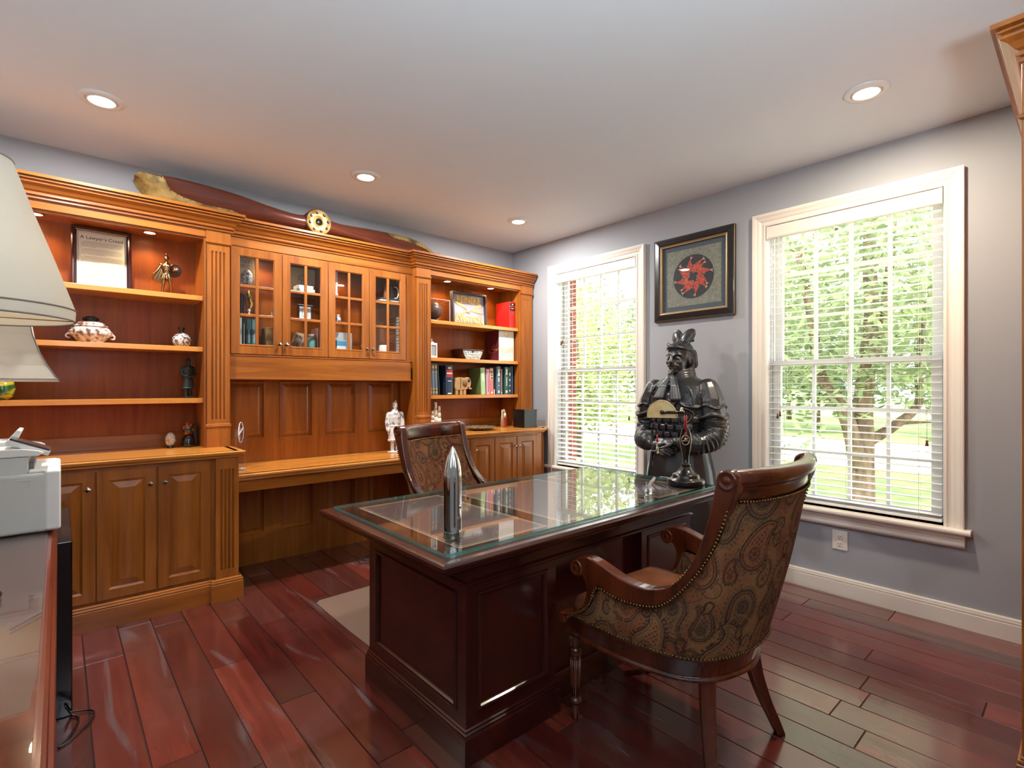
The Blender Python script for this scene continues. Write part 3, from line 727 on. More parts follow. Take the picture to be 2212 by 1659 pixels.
def armchair(label, loc, rz):
    t = thing('armchair', label, 'chair', loc, rz, group='paisley armchairs around the desk')
    # side frames: one fretted outline each
    out = [(.300,.400),(.306,.425),(.296,.440),(.266,.444),(.225,.458),(.190,.490),(.172,.530),(.170,.565),(.182,.595),(.198,.608),(.207,.598),(.222,.592),(.238,.604),(.242,.626),(.232,.650),(.205,.670),(.165,.678),(.120,.672),(.076,.659),(.035,.647),(-.010,.639),(-.055,.636),(-.10,.641),(-.153,.659),(-.190,.686),(-.218,.718),(-.243,.757),(-.265,.803),(-.281,.85),(-.295,.90),(-.308,.957),(-.316,1.005),(-.322,1.035),(-.336,1.052),(-.360,1.054),(-.380,1.040),(-.384,1.02),(-.378,.99),(-.362,.95),(-.345,.905),(-.322,.845),(-.296,.792),(-.262,.735),(-.222,.676),(-.180,.630),(-.135,.598),(-.085,.580),(-.02,.572),(.04,.572),(.095,.583),(.120,.586),(.130,.560),(.150,.515),(.185,.472),(.225,.446),(.262,.432),(.276,.424),(.276,.400)]
    ox = [Vector(p) for p in crom(out, 2, True)]
    ax = lambda y, z: .305-.012*max(0,(z-.7)/.35)
    for sg in (-1,1):
        m = M(); n = len(ox); w = .025
        vs = [(sg*(ax(p.x,p.y)+e*w), p.x, p.y) for e in (-1,1) for p in ox]
        m.add(vs, [tuple(range(n))[::-1], tuple(range(n,2*n))]+[(i,(i+1)%n,n+(i+1)%n,n+i) for i in range(n)])
        o = obj('arm_frame', m, C_W, t, .007, local=True, seg=3)
        for (cy, cz, r) in ((.216,.628,.030),(-.353,1.026,.031)):
            q = M(); mt = Matrix.Translation((sg*ax(cy,cz),cy,cz)) @ Matrix.Rotation(pi/2,4,'Y')
            q.lathe([(0,-.029),(.008,-.029),(.010,-.027),(r-.012,-.027),(r-.009,-.030),(r-.003,-.030),(r,-.027),(r,.027),(r-.003,.030),(r-.009,.030),(r-.012,.027),(.010,.027),(.008,.029),(0,.029)], (0,0,0), 20, mtx=mt)
            obj('scroll', q, C_W, o, local=True)
    # top rail
    pth = [Vector((p[0],p[1])) for p in crom([(-.288,-.342),(-.22,-.370),(-.12,-.393),(0,-.402),(.12,-.393),(.22,-.370),(.288,-.342)], 4)]
    pr = [(-.010,.955),(-.016,.985),(-.018,1.015),(-.014,1.036),(-.004,1.050),(.010,1.056),(.026,1.054),(.038,1.043),(.043,1.027),(.038,1.012),(.026,1.005),(.018,.992),(.015,.976),(.018,.955)]
    m = M().mold(pth, pr+pr[:1], XY, closed=False, ends=True, smooth=True); obj('top_rail', m, C_W, t, local=True)
    # seat rail
    hp = [(-.268,.300),(-.283,.12),(-.281,.03),(-.267,-.066),(-.244,-.150),(-.188,-.219),(-.108,-.257),(0,-.275)]
    full = crom(hp+[(-x,y) for x,y in hp[-2::-1]], 4)
    plan = [Vector(p) for p in full]; 
    m = M().mold(plan, [(-.045,.335),(.002,.333),(.011,.338),(.011,.346),(.004,.352),(.013,.385),(.022,.414),(.016,.424),(-.045,.424),(-.045,.335)], XY, smooth=False); obj('seat_rail', m, C_W, t, .0015, local=True)
    # upholstered barrel back
    Bt = [(-.292,.278),(-.300,.21),(-.305,.14),(-.306,.05),(-.302,-.03),(-.292,-.10),(-.274,-.166),(-.246,-.212),(-.206,-.248),(-.157,-.275),(-.105,-.291),(-.053,-.299),(0,-.302)]
    Tp = [(-.305,.262,.434),(-.306,.162,.504),(-.307,.122,.583),(-.306,.028,.574),(-.306,-.075,.582),(-.306,-.153,.613),(-.304,-.243,.708),(-.302,-.31,.815),(-.300,-.345,.905),(-.284,-.360,.962),(-.205,-.390,.962),(-.105,-.411,.962),(0,-.418,.962)]
    Bt = [Vector(p) for p in Bt]+[Vector((-p[0],p[1])) for p in Bt[-2::-1]]; Tp = [Vector(p) for p in Tp]+[Vector((-p[0],p[1],p[2])) for p in Tp[-2::-1]]
    NS = 22; Bt = crom(Bt,NS); Tp = crom(Tp,NS); k = len(Bt); NJ = 180
    def shell(off, z0):
        rows = []
        for j in range(NJ+1):
            s = j/NJ; row = []
            for i in range(k):
                b = Vector((Bt[i].x,Bt[i].y,z0)); p = b.lerp(Tp[i], s)
                d = Bt[min(i+1,k-1)]-Bt[max(i-1,0)]; nn = Vector((-d.y,d.x,0)).normalized(); 
                out_n = Vector((d.y,-d.x,0)).normalized()*-1
                if out_n.dot(Vector((p.x,p.y+.0,0))) < 0: out_n = -out_n
                p += out_n*(.010*sin(pi*s) if off == 0 else -off)
                row.append(p)
            rows.append(row)
        return rows
    m = M().grid(shell(0,.42)); o = obj('outer_back', m, FAB, t, local=True); weave(o, NJ+1, k, 5)
    m = M().grid(shell(.042,.42)); o = obj('inner_back', m, FAB, t, local=True); weave(o, NJ+1, k, 11)
    # seat cushion
    sp = [Vector((p.x*.965, p.y*.93+.012)) for p in plan]+[Vector((.25-.5*k/10, .291+.012*sin(pi*k/10))) for k in range(1,10)]
    m = M().grid([[Vector((p.x*f, .02+(p.y-.02)*f, z)) for p in sp] for f, z in ((.97,.424),(1,.426),(1.012,.446),(1,.468),(.96,.484),(.88,.495),(.7,.503),(.45,.508),(.2,.510),(.02,.5105))], wrap=True); obj('seat', m, LEATHER, t, local=True)
    # legs
    for sg in (-1,1):
        pr = [(.011,0),(.013,.004),(.014,.03),(.016,.055),(.0165,.06),(.023,.066),(.0245,.073),(.022,.081),(.016,.084),(.0165,.09),(.0205,.24),(.021,.25),(.024,.253),(.0245,.258),(.021,.262),(.023,.268),(.024,.273),(.019,.277),(.017,.281),(.022,.29),(.0275,.305),(.0265,.318),(.019,.33),(.022,.335)]
        m = M().lathe(pr, (sg*.25,.29,0), 16)
        for a in range(12):
            an = 2*pi*a/12; m.tube([(sg*.25+cos(an)*r,.29+sin(an)*r,z) for r,z in ((.0155,.092),(.0195,.235))], .003, 5)
            m.tube([(sg*.25+cos(an)*r,.29+sin(an)*r,z) for r,z in ((.017,.281),(.0225,.29),(.0275,.305),(.026,.319),(.019,.33))], .0035, 5)
        m.box(sg*.25-.028, sg*.25+.028, .262, .318, .333, .40)
        obj('leg', m, C_W, t, local=True)
        cl = crom([(sg*.158,-.205,.40),(sg*.160,-.208,.335),(sg*.176,-.219,.24),(sg*.204,-.240,.14),(sg*.234,-.262,.06),(sg*.258,-.276,0)], 4)
        rr = [.039-.017*i/(len(cl)-1) for i in range(len(cl))]
        m = M(); d = Vector((sg*.8,-.6,0)); e = Vector((.6,sg*.8,0)); vs = []; fs = []
        for i, p in enumerate(cl):
            h = rr[i]*.72
            for a, b in ((-1,-1),(1,-1),(1,1),(-1,1)): vs.append(p+d*a*h+e*b*h)
        for i in range(len(cl)-1):
            for a in range(4): fs.append((i*4+a, i*4+(a+1)%4, i*4+4+(a+1)%4, i*4+4+a))
        fs += [(0,1,2,3), tuple(len(vs)-4+a for a in range(4))]
        m.add(vs, fs); obj('leg', m, C_W, t, .004, local=True)
    # brass nailheads
    m = M()
    def nails(line, step):
        P = [Vector(p) for p in line]; acc = 0
        for i in range(len(P)-1):
            L = (P[i+1]-P[i]).length; s = -acc % step if acc else 0
            s = (step-acc) if acc > 0 else 0
            while s < L:
                m.ball(P[i].lerp(P[i+1], s/L), .0047, 6); s += step
            acc = L-(s-step)
    outw = lambda p, o: Vector((p.x*(1+o/.3), p.y-(o if abs(p.x) < .27 and p.y < -.1 else 0), p.z))
    nails([outw(Vector((b.x,b.y,.430)), .006) for b in Bt[::6]], .0125)
    obj('nailhead_trim', m, NAIL, t, local=True); m = M()
    nails([outw(p+Vector((0,0,-.005)), .022 if abs(p.x) > .292 else .004) for p in Tp[::4]], .0125)
    inn = [(p.x*.86, p.y+.052, p.z-.004) for p in Tp[5*NS:-5*NS:4]]
    obj('nailhead_trim', m, NAIL, t, local=True); m = M()
    nails(inn, .0125)
    obj('nailhead_trim', m, NAIL, t, local=True)
    return t
ch = armchair('carved walnut armchair with paisley back seen from behind, near the viewer', (-1.888,-3.08,0), 0)
ch2 = dup(ch, (-1.705,-1.573,.0042), R(196.7), 'carved walnut armchair with paisley back facing the viewer, behind the desk', 'paisley armchairs around the desk')

# ---- translucent chair mat
MAT = thin_glass('vinyl mat', rgb(176,146,126), .05, .25, .4)
m = M(); m.poly([(-2.49,-1.0),(-1.15,-1.0),(-1.15,-1.9),(-2.49,-1.9)], XY, .0008, .0035)
m = M(); 
m.poly([(p.x,p.y) for p in crom([(-2.47,-1.02),(-2.50,-1.05),(-2.50,-1.5),(-2.49,-1.93),(-1.75,-1.95),(-1.1,-1.93),(-1.1,-1.5),(-1.1,-1.03),(-1.75,-1.0)],1,True)], XY, .0008, .0035)
single('chair_mat', m, MAT, 'translucent beige plastic chair mat on the floor behind the desk', 'floor mat')
# ================================================================ FIGURES (one skin each, voxel-fused)
def fuse(o, vox, smooth=3):
    r = o.modifiers.new('fuse', 'REMESH'); r.mode = 'VOXEL'; r.voxel_size = vox; r.use_smooth_shade = True
    s = o.modifiers.new('soften', 'SMOOTH'); s.iterations = smooth; s.factor = .5
def cap(m, a, b, r0, r1=None, n=10, k=None):
    """capsule from a to b"""
    a = Vector(a); b = Vector(b); r1 = r0 if r1 is None else r1; d = b-a; L = d.length
    q = d.to_track_quat('Z','Y').to_matrix().to_4x4() if L > 1e-6 else Matrix.Identity(4)
    pr = [(0,-r0)]+[(r0*sin(t), -r0*cos(t)) for t in (.5,1.0,1.57)]+[(r1*sin(t), L-r1*cos(t)) for t in (1.58,2.14,2.64)]+[(0,L+r1)]
    m.lathe(pr, a, n, mtx=q); return m
def stack(m, secs, n=28):
    """closed body from elliptical sections (z, rx, ry, cy)"""
    rows = [[Vector((rx*cos(2*pi*i/n), cy+ry*sin(2*pi*i/n), z)) for i in range(n)] for z, rx, ry, cy in secs]
    m.grid(rows, wrap=True); b = len(m.v)
    m.add([Vector((0,secs[0][3],secs[0][0]))]+rows[0], [(0,1+(i+1)%n,1+i) for i in range(n)])
    m.add([Vector((0,secs[-1][3],secs[-1][0]))]+rows[-1], [(0,1+i,1+(i+1)%n) for i in range(n)]); return m
def hand(m, wrist, d, up, s=1.0):
    """palm with four bent fingers and a thumb; d = direction of the fingers, up = back of the hand"""
    w = Vector(wrist); d = Vector(d).normalized(); up = Vector(up); up = (up-d*up.dot(d)).normalized(); sd = d.cross(up)
    mt = Matrix((sd, d, up)).transposed()
    m.ball(w+d*.045*s, (.040*s,.052*s,.017*s), 10, mtx=mt)
    for i, (o, L) in enumerate(((-.030,.062),(-.010,.074),(.010,.070),(.029,.054))):
        a = w+d*.085*s+sd*o*s; b = a+d*L*.55*s-up*.006*s; c = b+d*L*.4*s-up*.022*s
        cap(m, a, b, .0095*s, .0088*s, 8); cap(m, b, c, .0088*s, .0075*s, 8)
    a = w+d*.02*s-sd*.036*s; b = a+d*.035*s-sd*.026*s-up*.004*s; cap(m, a, b, .011*s, .0095*s, 8); cap(m, b, b+d*.034*s-sd*.004*s-up*.006*s, .0095*s, .008*s, 8)
def head(m, z, s=1.0, y=.015, beard=True):
    """head centred on x=0 whose chin is at z; faces +y"""
    V = lambda a, b, c: (a*s, y+b*s, z+c*s)
    m.ball(V(0,-.008,.128), (.078*s,.094*s,.100*s), 18)
    m.ball(V(0,.022,.062), (.064*s,.070*s,.066*s), 16)
    m.ball(V(0,.052,.018), (.036*s,.034*s,.026*s), 12)                       # chin
    for sg in (-1,1):
        m.ball(V(sg*.038,.060,.078), (.026*s,.022*s,.022*s), 10)              # cheek
        m.ball(V(sg*.030,.074,.110), (.015*s,.011*s,.008*s), 10)              # eye
        cap(m, V(sg*.012,.090,.122), V(sg*.034,.086,.134), .0075*s, .007*s, 8); cap(m, V(sg*.034,.086,.134), V(sg*.060,.064,.126), .007*s, .005*s, 8)   # frowning brow
        cap(m, V(sg*.030,.083,.101), V(sg*.050,.070,.103), .005*s, .004*s, 6)
        m.ball(V(sg*.078,-.010,.098), (.010*s,.022*s,.034*s), 8)              # ear
        cap(m, V(sg*.006,.094,.060), V(sg*.042,.080,.052), .0075*s, .005*s, 8) # moustache
        m.ball(V(sg*.013,.092,.074), (.010*s,.012*s,.009*s), 8)               # nostril
    cap(m, V(0,.086,.122), V(0,.108,.080), .009*s, .013*s, 10)                # nose
    cap(m, V(-.022,.083,.040), V(.022,.083,.040), .0075*s, .0075*s, 8); cap(m, V(-.016,.082,.030), V(.016,.082,.030), .007*s, .007*s, 8)   # lips
    if beard: cap(m, V(0,.084,.016), V(0,.086,-.028), .011*s, .006*s, 8)
# ---- life-size warrior statue
def warrior():
    m = M()
    stack(m, [(0,.30,.25,0),(.03,.305,.255,0),(.30,.285,.235,0),(.55,.262,.215,0),(.72,.238,.195,0),(.86,.205,.17,.0),(.95,.182,.150,.0),(1.05,.200,.160,0),(1.15,.222,.168,0),(1.25,.232,.160,-.005),(1.305,.222,.135,-.01),(1.345,.165,.105,-.01),(1.375,.095,.085,-.005),(1.42,.06,.065,0)], 36)
    # front skirt panel and pleats
    for a in (-.13,-.065,0,.065,.13):
        cap(m, (a,.155,.84), (a*1.55,.232,.05), .012, .018, 6)
    # armour plates over the belly
    for r in range(5):
        z = .875+r*.050
        for c in range(-3,4):
            x = c*.056+(.028 if r % 2 else 0); th = x/.20
            if abs(th) > .95: continue
            yy = (.158+.01*(z > 1.0))*math.sqrt(max(0,1-th*th))
            m.cbox((x,yy+.002,z), (.043,.034,.036), -math.asin(max(-1,min(1,th)))*.85)
    # chest edge with zigzag trim
    zz = []
    for x, z in ((-.19,1.16),(-.12,1.17),(-.075,1.20),(-.04,1.165),(0,1.20),(.04,1.165),(.075,1.20),(.12,1.17),(.19,1.16)):
        zz.append((x, .172*math.sqrt(max(0,1-(x/.226)**2))+.003, z))
    m.tube(crom(zz,3), .010, 6)
    # pauldrons and sleeves
    for sg in (-1,1):
        m.ball((sg*.195,-.005,1.245), (.075,.095,.078), 14)
        stack2 = [(sg*.205,0,1.285),(sg*.232,.004,1.20),(sg*.248,.008,1.12)]
        cap(m, stack2[0], stack2[1], .075, .088); cap(m, stack2[1], stack2[2], .088, .086)
        # flared edge of the short armour sleeve, with its zigzag
        pts = [(sg*.247+.092*cos(a), .010+.098*sin(a), 1.105+.012*cos(3*a)) for a in [2*pi*k/24 for k in range(24)]]
        m.tube(pts, .012, 6, closed=True)
        pts = [(sg*.242+.0905*cos(a), .008+.094*sin(a), 1.155+.026*(abs((k % 6)-3)/3)) for k, a in enumerate([2*pi*k/24 for k in range(24)])]
        m.tube(pts, .006, 5, closed=True)
        m.tube(crom([(sg*.12,.118,1.31),(sg*.165,.13,1.24),(sg*.175,.14,1.17)],4), .007, 6)
        # gathered lower sleeve
        A = [Vector(p) for p in ((sg*.250,.010,1.12),(sg*.268,.0,1.02),(sg*.262,.035,.955),(sg*.215,.125,.925),(sg*.150,.185,.925))]
        A = crom(A, 5); k = len(A)
        for i in range(k-1): cap(m, A[i], A[i+1], .080-.022*i/k, .080-.022*(i+1)/k, 12)
        for i in range(2, k-1, 1):
            d = (A[i+1]-A[i-1]).normalized(); q = d.to_track_quat('Z','Y').to_matrix().to_4x4(); r = .081-.022*i/k
            m.tube([A[i]+(q @ Vector((r*cos(a), r*sin(a), .012*sin(a*2+i)))) for a in [2*pi*j/16 for j in range(16)]], .0095, 6, closed=True)
        q = (A[-1]-A[-3]).normalized()
        m.tube([A[-1]+(q.to_track_quat('Z','Y').to_matrix().to_4x4() @ Vector((.062*cos(a), .062*sin(a), 0))) for a in [2*pi*j/16 for j in range(16)]], .013, 6, closed=True)
    cap(m, (.150,.185,.925), (.10,.215,.905), .036, .03); hand(m, (.095,.218,.905), (-.85,.12,-.30), (.1,1,.35), 1.05)
    cap(m, (-.150,.185,.925), (-.09,.205,.935), .036, .03); hand(m, (-.085,.207,.935), (.9,.15,-.08), (.1,.55,1), 1.05)
    # wound scarf and its two hanging tails
    for i in range(5):
        m.tube([((.104-.006*i)*cos(a), -.006+(.096-.005*i)*sin(a), 1.345+.021*i-.016*sin(a)+.005*sin(a*3+i)) for a in [2*pi*j/24 for j in range(24)]], .0125, 6, closed=True)
    for sg, L in ((1,.0),(-1,.01)):
        a = [(sg*.018,.118,1.365),(sg*.042,.150,1.305),(sg*.066,.174,1.225-L)]
        for i in range(2):
            p, q = Vector(a[i]), Vector(a[i+1]); w0, w1 = (.020,.036) if i == 0 else (.036,.052)
            for e in (-1,-.33,.33,1): cap(m, p+Vector((e*w0*.6,0,0)), q+Vector((e*w1*.6,0,0)), .0115, .013, 6)
    head(m, 1.395, 1.0, .022)
    # close cap with raised rim, cheek flap and double top-knot
    stack(m, [(1.530,.083,.101,.002),(1.560,.085,.103,.002),(1.585,.080,.096,.0),(1.606,.064,.078,-.004),(1.620,.036,.046,-.006)], 24)
    m.tube([(.084*cos(a), .004+.101*sin(a), 1.556+.022*max(0,sin(a))-.012*max(0,-sin(a))) for a in [2*pi*j/24 for j in range(24)]], .0105, 6, closed=True)
    for sg in (-1,1):
        m.cbox((sg*.076,-.012,1.530), (.010,.045,.075)); 
        cap(m, (sg*.006,.103,1.582), (sg*.052,.084,1.604), .011, .010)
        cap(m, (sg*.062,-.075,1.46), (sg*.055,-.07,1.54), .03, .03)
    m.ball((0,-.065,1.50), (.07,.05,.085), 12)
    for sg in (-1,1):
        rot = Matrix.Rotation(R(-sg*-30),4,'Y') @ Matrix.Rotation(R(24),4,'X')
        m.ball((sg*.040,-.030,1.655), (.036,.020,.062), 14, mtx=rot)
        m.tube([Vector((sg*.040,-.030,1.655))+(rot @ Vector((.036*cos(a),0,.062*sin(a)))) for a in [2*pi*j/20 for j in range(20)]], .010, 6, closed=True)
        cap(m, (sg*.02,-.02,1.60), (sg*.034,-.026,1.65), .02, .018)
    cap(m, (-.06,-.062,1.632), (.07,-.06,1.628), .013, .013)
    return m
STAT = N('patinated charcoal'); nz = STAT.n('ShaderNodeTexNoise', i_Scale=4.0, i_Detail=4); STAT.l(STAT.coords(), nz.inputs['Vector'])
STAT.bsdf(STAT.ramp(nz.outputs[0], [(.42,rgb(44,45,48)),(.62,rgb(58,57,57)),(.75,rgb(84,70,58))]), .33, .35, coat=.25, crough=.2); STAT = STAT.mat
st = thing('warrior_statue', 'life-size dark ancient warrior statue standing between the two windows', 'statue', (-.345,-2.19,0), R(90))
o = obj('figure', warrior(), STAT, st, local=True, fix=False); fuse(o, .0052, 1)

# ---- small robed soldier on a shelf (legs below a knee-length coat)
def soldier(m, folded):
    for sg in (-1,1):
        cap(m, (sg*.08,0,.06), (sg*.075,0,.42), .06, .07); m.ball((sg*.085,.045,.035), (.058,.11,.036), 12)
    m.box(-.21,.21,-.14,.2,0,.03)
    stack(m, [(.36,.225,.19,0),(.38,.23,.195,0),(.45,.215,.18,0),(.62,.20,.165,0),(.80,.185,.15,0),(.95,.19,.145,0),(1.15,.215,.15,0),(1.26,.20,.135,0),(1.33,.13,.10,0),(1.38,.07,.075,0)], 28)
    m.tube([(.226*cos(a), .192*sin(a), .405) for a in [2*pi*j/24 for j in range(24)]], .012, 6, closed=True)
    m.tube([(.189*cos(a), .150*sin(a), .86) for a in [2*pi*j/24 for j in range(24)]], .016, 6, closed=True)
    for sg in (-1,1):
        m.tube(crom([(sg*.07,.09,1.36),(sg*.03,.13,1.27),(-sg*.06,.15,1.12)],3), .014, 6)
        m.ball((sg*.19,0,1.24), (.085,.09,.085), 12)
        if folded:
            for a, b, r0, r1 in (((.21,0,1.24),(.26,0,1.0),.075,.08),((.26,0,1.0),(.13,.17,.90),.08,.055)): cap(m, (sg*a[0],a[1],a[2]), (sg*b[0],b[1],b[2]), r0, r1)
        else:
            for a, b, r0, r1 in (((.21,0,1.24),(.25,.01,.98),.078,.08),((.25,.01,.98),(.245,.06,.76),.08,.07)): cap(m, (sg*a[0],a[1],a[2]), (sg*b[0],b[1],b[2]), r0, r1)
    if folded: hand(m, (.13,.17,.90), (-.9,.2,-.2), (0,1,.3), 1.1); hand(m, (-.13,.17,.92), (.9,.2,-.1), (0,.6,1), 1.1)
    else: hand(m, (.245,.065,.74), (0,.15,-1), (1,0,0), 1.2); hand(m, (-.245,.065,.74), (0,.15,-1), (-1,0,0), 1.2)
    for i in range(3): m.tube([(.085*cos(a), .08*sin(a), 1.345+.022*i) for a in [2*pi*j/20 for j in range(20)]], .014, 6, closed=True)
    head(m, 1.405, 1.05, .02)
    stack(m, [(1.57,.08,.095,.0),(1.60,.075,.09,0),(1.625,.05,.06,0)], 16); m.ball((-.03,-.03,1.655), (.035,.04,.04), 10)
    return m
def small_figure(name, label, loc, rz, h, folded, mat, cat='figurine'):
    k = h/1.68; q = M(); q.join(soldier(M(), folded), Matrix.Scale(k,4))
    t = thing(name, label, cat, loc, rz); o = obj('figure', q, mat, t, local=True, fix=False); fuse(o, .011*k, 2); return t
WASH = mottled('whitewashed clay', [(.36,rgb(120,118,116)),(.44,rgb(206,205,202)),(.7,rgb(228,227,224))], 26, .7, 4)
small_figure('soldier_figurine', 'whitewashed clay soldier figurine standing on the low desk counter', (-1.515,-.20,.7485), R(168), .436, False, WASH)
DKG = mottled('dark green bronze', [(.4,rgb(24,30,26)),(.7,rgb(46,52,42))], 20, .5, 4)
small_figure('warrior_figurine', 'dark green warrior figurine with folded hands on the third shelf of the left bookcase', (-3.023,-.2,1.2305), R(200), .262, True, DKG)
# ---- bronze gladiator with round shield
def gladiator(m):
    k = .72
    cap(m, (.06,0,.80), (.10,.07,.45), .085, .06); cap(m, (.10,.07,.45), (.17,.02,.08), .06, .035)     # forward leg
    cap(m, (-.06,0,.80), (-.15,.02,.46), .085, .06); cap(m, (-.15,.02,.46), (-.16,-.10,.10), .06, .035)
    m.ball((.19,.06,.035), (.045,.10,.035), 10); m.ball((-.17,-.06,.035), (.045,.10,.035), 10)
    stack(m, [(.70,.17,.14,0),(.80,.155,.125,0),(.92,.12,.10,0),(1.02,.13,.105,0),(1.18,.18,.125,0),(1.28,.17,.11,0),(1.33,.08,.07,0),(1.40,.055,.055,0)], 24)
    for i in range(11):
        a = 2*pi*i/11; cap(m, (.13*cos(a),.11*sin(a),.86), (.19*cos(a),.155*sin(a),.66), .03, .034, 6)     # skirt straps
    for sg in (-1,1):
        m.ball((sg*.075,.095,1.20), (.07,.045,.055), 10)
        for z in (1.03,1.09): m.ball((sg*.035,.10,z), (.032,.025,.026), 8)
        m.ball((sg*.19,0,1.26), (.075,.07,.07), 10)
    cap(m, (.20,0,1.25), (.30,.05,1.02), .058, .048); cap(m, (.30,.05,1.02), (.42,.14,.86), .045, .032); m.ball((.44,.16,.83), .04, 8)   # sword arm, lowered
    cap(m, (-.20,0,1.25), (-.30,.05,1.05), .058, .048); cap(m, (-.30,.05,1.05), (-.26,.20,1.02), .045, .035)
    cap(m, (.44,.16,.83), (.62,.02,.50), .016, .008)
    head(m, 1.42, 1.0, .02, False)
    stack(m, [(1.52,.085,.105,.0),(1.58,.086,.106,0),(1.64,.06,.08,0),(1.66,.02,.03,0)], 18)
    m.cbox((0,.09,1.53), (.10,.05,.012)); m.cbox((.075,.04,1.47), (.018,.05,.10)); m.cbox((-.075,.04,1.47), (.018,.05,.10))
    for i in range(9): a = -1.0+i*.32; cap(m, (0,-.10*sin(a)-.0,1.60+.05*cos(a)), (0,-.155*sin(a),1.60+.13*cos(a)), .016, .02, 6)
    # cloak
    for i in range(7): x = .05+.055*i; cap(m, (.10+.015*i,-.07,1.22), (x+.10,-.17+.02*(i%2),.55+.02*i), .03, .045, 6)
BRZ = plain('cast bronze', rgb(140,108,74), .28, 1)
t = thing('gladiator_figurine', 'bronze gladiator figurine with plumed helmet on the top shelf of the left bookcase', 'figurine', (-3.136,-.17,1.892), R(168))
k = .266/1.72; q = M(); g = M(); gladiator(g); q.join(g, Matrix.Scale(k,4)); o = obj('figure', q, BRZ, t, local=True, fix=False); fuse(o, .0018, 1)
mt = Matrix.Translation(Vector((-.30,.16,1.02))*k) @ Matrix.Rotation(R(-28),4,'Z') @ Matrix.Rotation(R(-90),4,'X') @ Matrix.Scale(k,4)
o = obj('shield', M().lathe([(0,.045),(.035,.04),(.045,.018),(.2,.006),(.262,-.01),(.275,-.004),(.282,-.014),(.27,-.022),(0,-.01)], (0,0,0), 28, mtx=mt), plain('dark bronze', rgb(70,48,38), .35, .9), t, local=True); o['label'] = 'round dark bronze shield'
BRASST = mottled('tarnished brass sheet', [(.35,rgb(92,76,46)),(.5,rgb(168,144,88)),(.75,rgb(196,172,110))], 9, .4, 4, .45)
# ================================================================ PROPELLER on top of the cabinets
t = thing('propeller', 'antique wooden aircraft propeller with brass tips lying along the cabinet tops', 'propeller', (-2.186,-.2,2.443))
def edge(tab, x):
    for (x0,z0),(x1,z1) in zip(tab, tab[1:]):
        if (x0-x)*(x1-x) <= 0 and x0 != x1: return z0+(z1-z0)*(x-x0)/(x1-x0)
    return tab[0][1] if abs(x-tab[0][0]) < abs(x-tab[-1][0]) else tab[-1][1]
LT = crom([(-2.10,2.62),(-2.24,2.602),(-2.337,2.584),(-2.519,2.598),(-2.709,2.625),(-2.886,2.637),(-3.052,2.641),(-3.169,2.635),(-3.27,2.628),(-3.302,2.612),(-3.312,2.592)],5)
LB = crom([(-2.10,2.47),(-2.24,2.482),(-2.40,2.474),(-2.60,2.462),(-2.80,2.453),(-3.00,2.451),(-3.12,2.458),(-3.22,2.485),(-3.285,2.545),(-3.312,2.592)],5)
RT = crom([(-2.25,2.61),(-2.10,2.598),(-1.982,2.588),(-1.737,2.603),(-1.472,2.613),(-1.30,2.604),(-1.18,2.575),(-1.12,2.53),(-1.105,2.50)],5)
RB = crom([(-2.25,2.47),(-2.10,2.48),(-1.98,2.482),(-1.737,2.470),(-1.472,2.456),(-1.30,2.450),(-1.18,2.453),(-1.12,2.475),(-1.105,2.50)],5)
LT, LB, RT, RB = [[(p.x,p.y) for p in q] for q in (LT,LB,RT,RB)]
def blade(T, B, xs, tw):
    rows = []
    for x in xs:
        zt, zb = edge(T, x), edge(B, x); f = min(1,abs(x+2.186)/1.12); th = .050*(1-f)**1.2+.010; row = []
        if zt-zb < .004: zt, zb = zt+.002, zb-.002
        for i in range(20):
            a = 2*pi*i/20; c = cos(a); s = sin(a)
            y = -.2+th*s+tw*f*.055*c
            row.append(Vector((x, y, (zt+zb)/2+c*(zt-zb)/2)))
        rows.append(row)
    return rows
XL_ = [-2.19-1.120*i/60 for i in range(61)]; XR_ = [-2.19+1.083*i/60 for i in range(61)]
for T, B, xs, tw, lb in ((LT,LB,XL_,-1,'left'),(RT,RB,XR_,1,'right')):
    rows = blade(T,B,xs,tw); m = M().grid(rows, wrap=True)
    m.add(rows[-1], [tuple(range(20))]); bl_ = obj('blade', m, P_W, t)
    # riveted brass sheathing: outer end and one edge
    q = M(); qr = []
    for x in (xs[22:] if lb == 'left' else xs[32:]):
        zt, zb = edge(T, x), edge(B, x); f = min(1,abs(x+2.186)/1.12); th = .050*(1-f)**1.2+.0125
        if lb == 'left':
            top = edge([(-2.60,2.462),(-2.763,2.513),(-2.928,2.516),(-3.052,2.535),(-3.120,2.560),(-3.150,2.60),(-3.168,2.637),(-3.35,2.637)], x); c1 = min(1,(2*top-zt-zb)/(zt-zb+1e-6)); c0 = -1
        else:
            bot = edge([(-1.60,2.612),(-1.594,2.600),(-1.54,2.562),(-1.40,2.556),(-1.26,2.534),(-1.20,2.515),(-1.15,2.46),(-1.0,2.44)], x); c0 = max(-1,(2*bot-zt-zb)/(zt-zb+1e-6)); c1 = 1
        c1 = max(c0+.002, c1); row = []
        for i in range(9):
            c = c0+(c1-c0)*i/8; s = math.sqrt(max(0,1-c*c)); row.append(Vector((x, -.2-(th*s+.0012)+tw*f*.055*c, (zt+zb)/2+c*(zt-zb)/2*1.004)))
        qr.append(row)
    br_ = obj('brass_sheathing', q.grid(qr), BRASST, bl_)
    rv = M()
    e = 8 if lb == 'left' else 0
    for row in qr[2::2]: rv.ball(row[e]+Vector((0,-.002,-.005 if e else .005)), .0032, 6)
    for row in qr[2::2]: rv.ball(row[8-e]+Vector((0,-.002,.005 if e else -.005)), .0032, 6)
    obj('rivets', rv, plain('dark rivet', rgb(40,34,26), .4, .8), bl_)
hub = (-2.186, -.2, 2.545); RX = Matrix.Rotation(pi/2,4,'X')
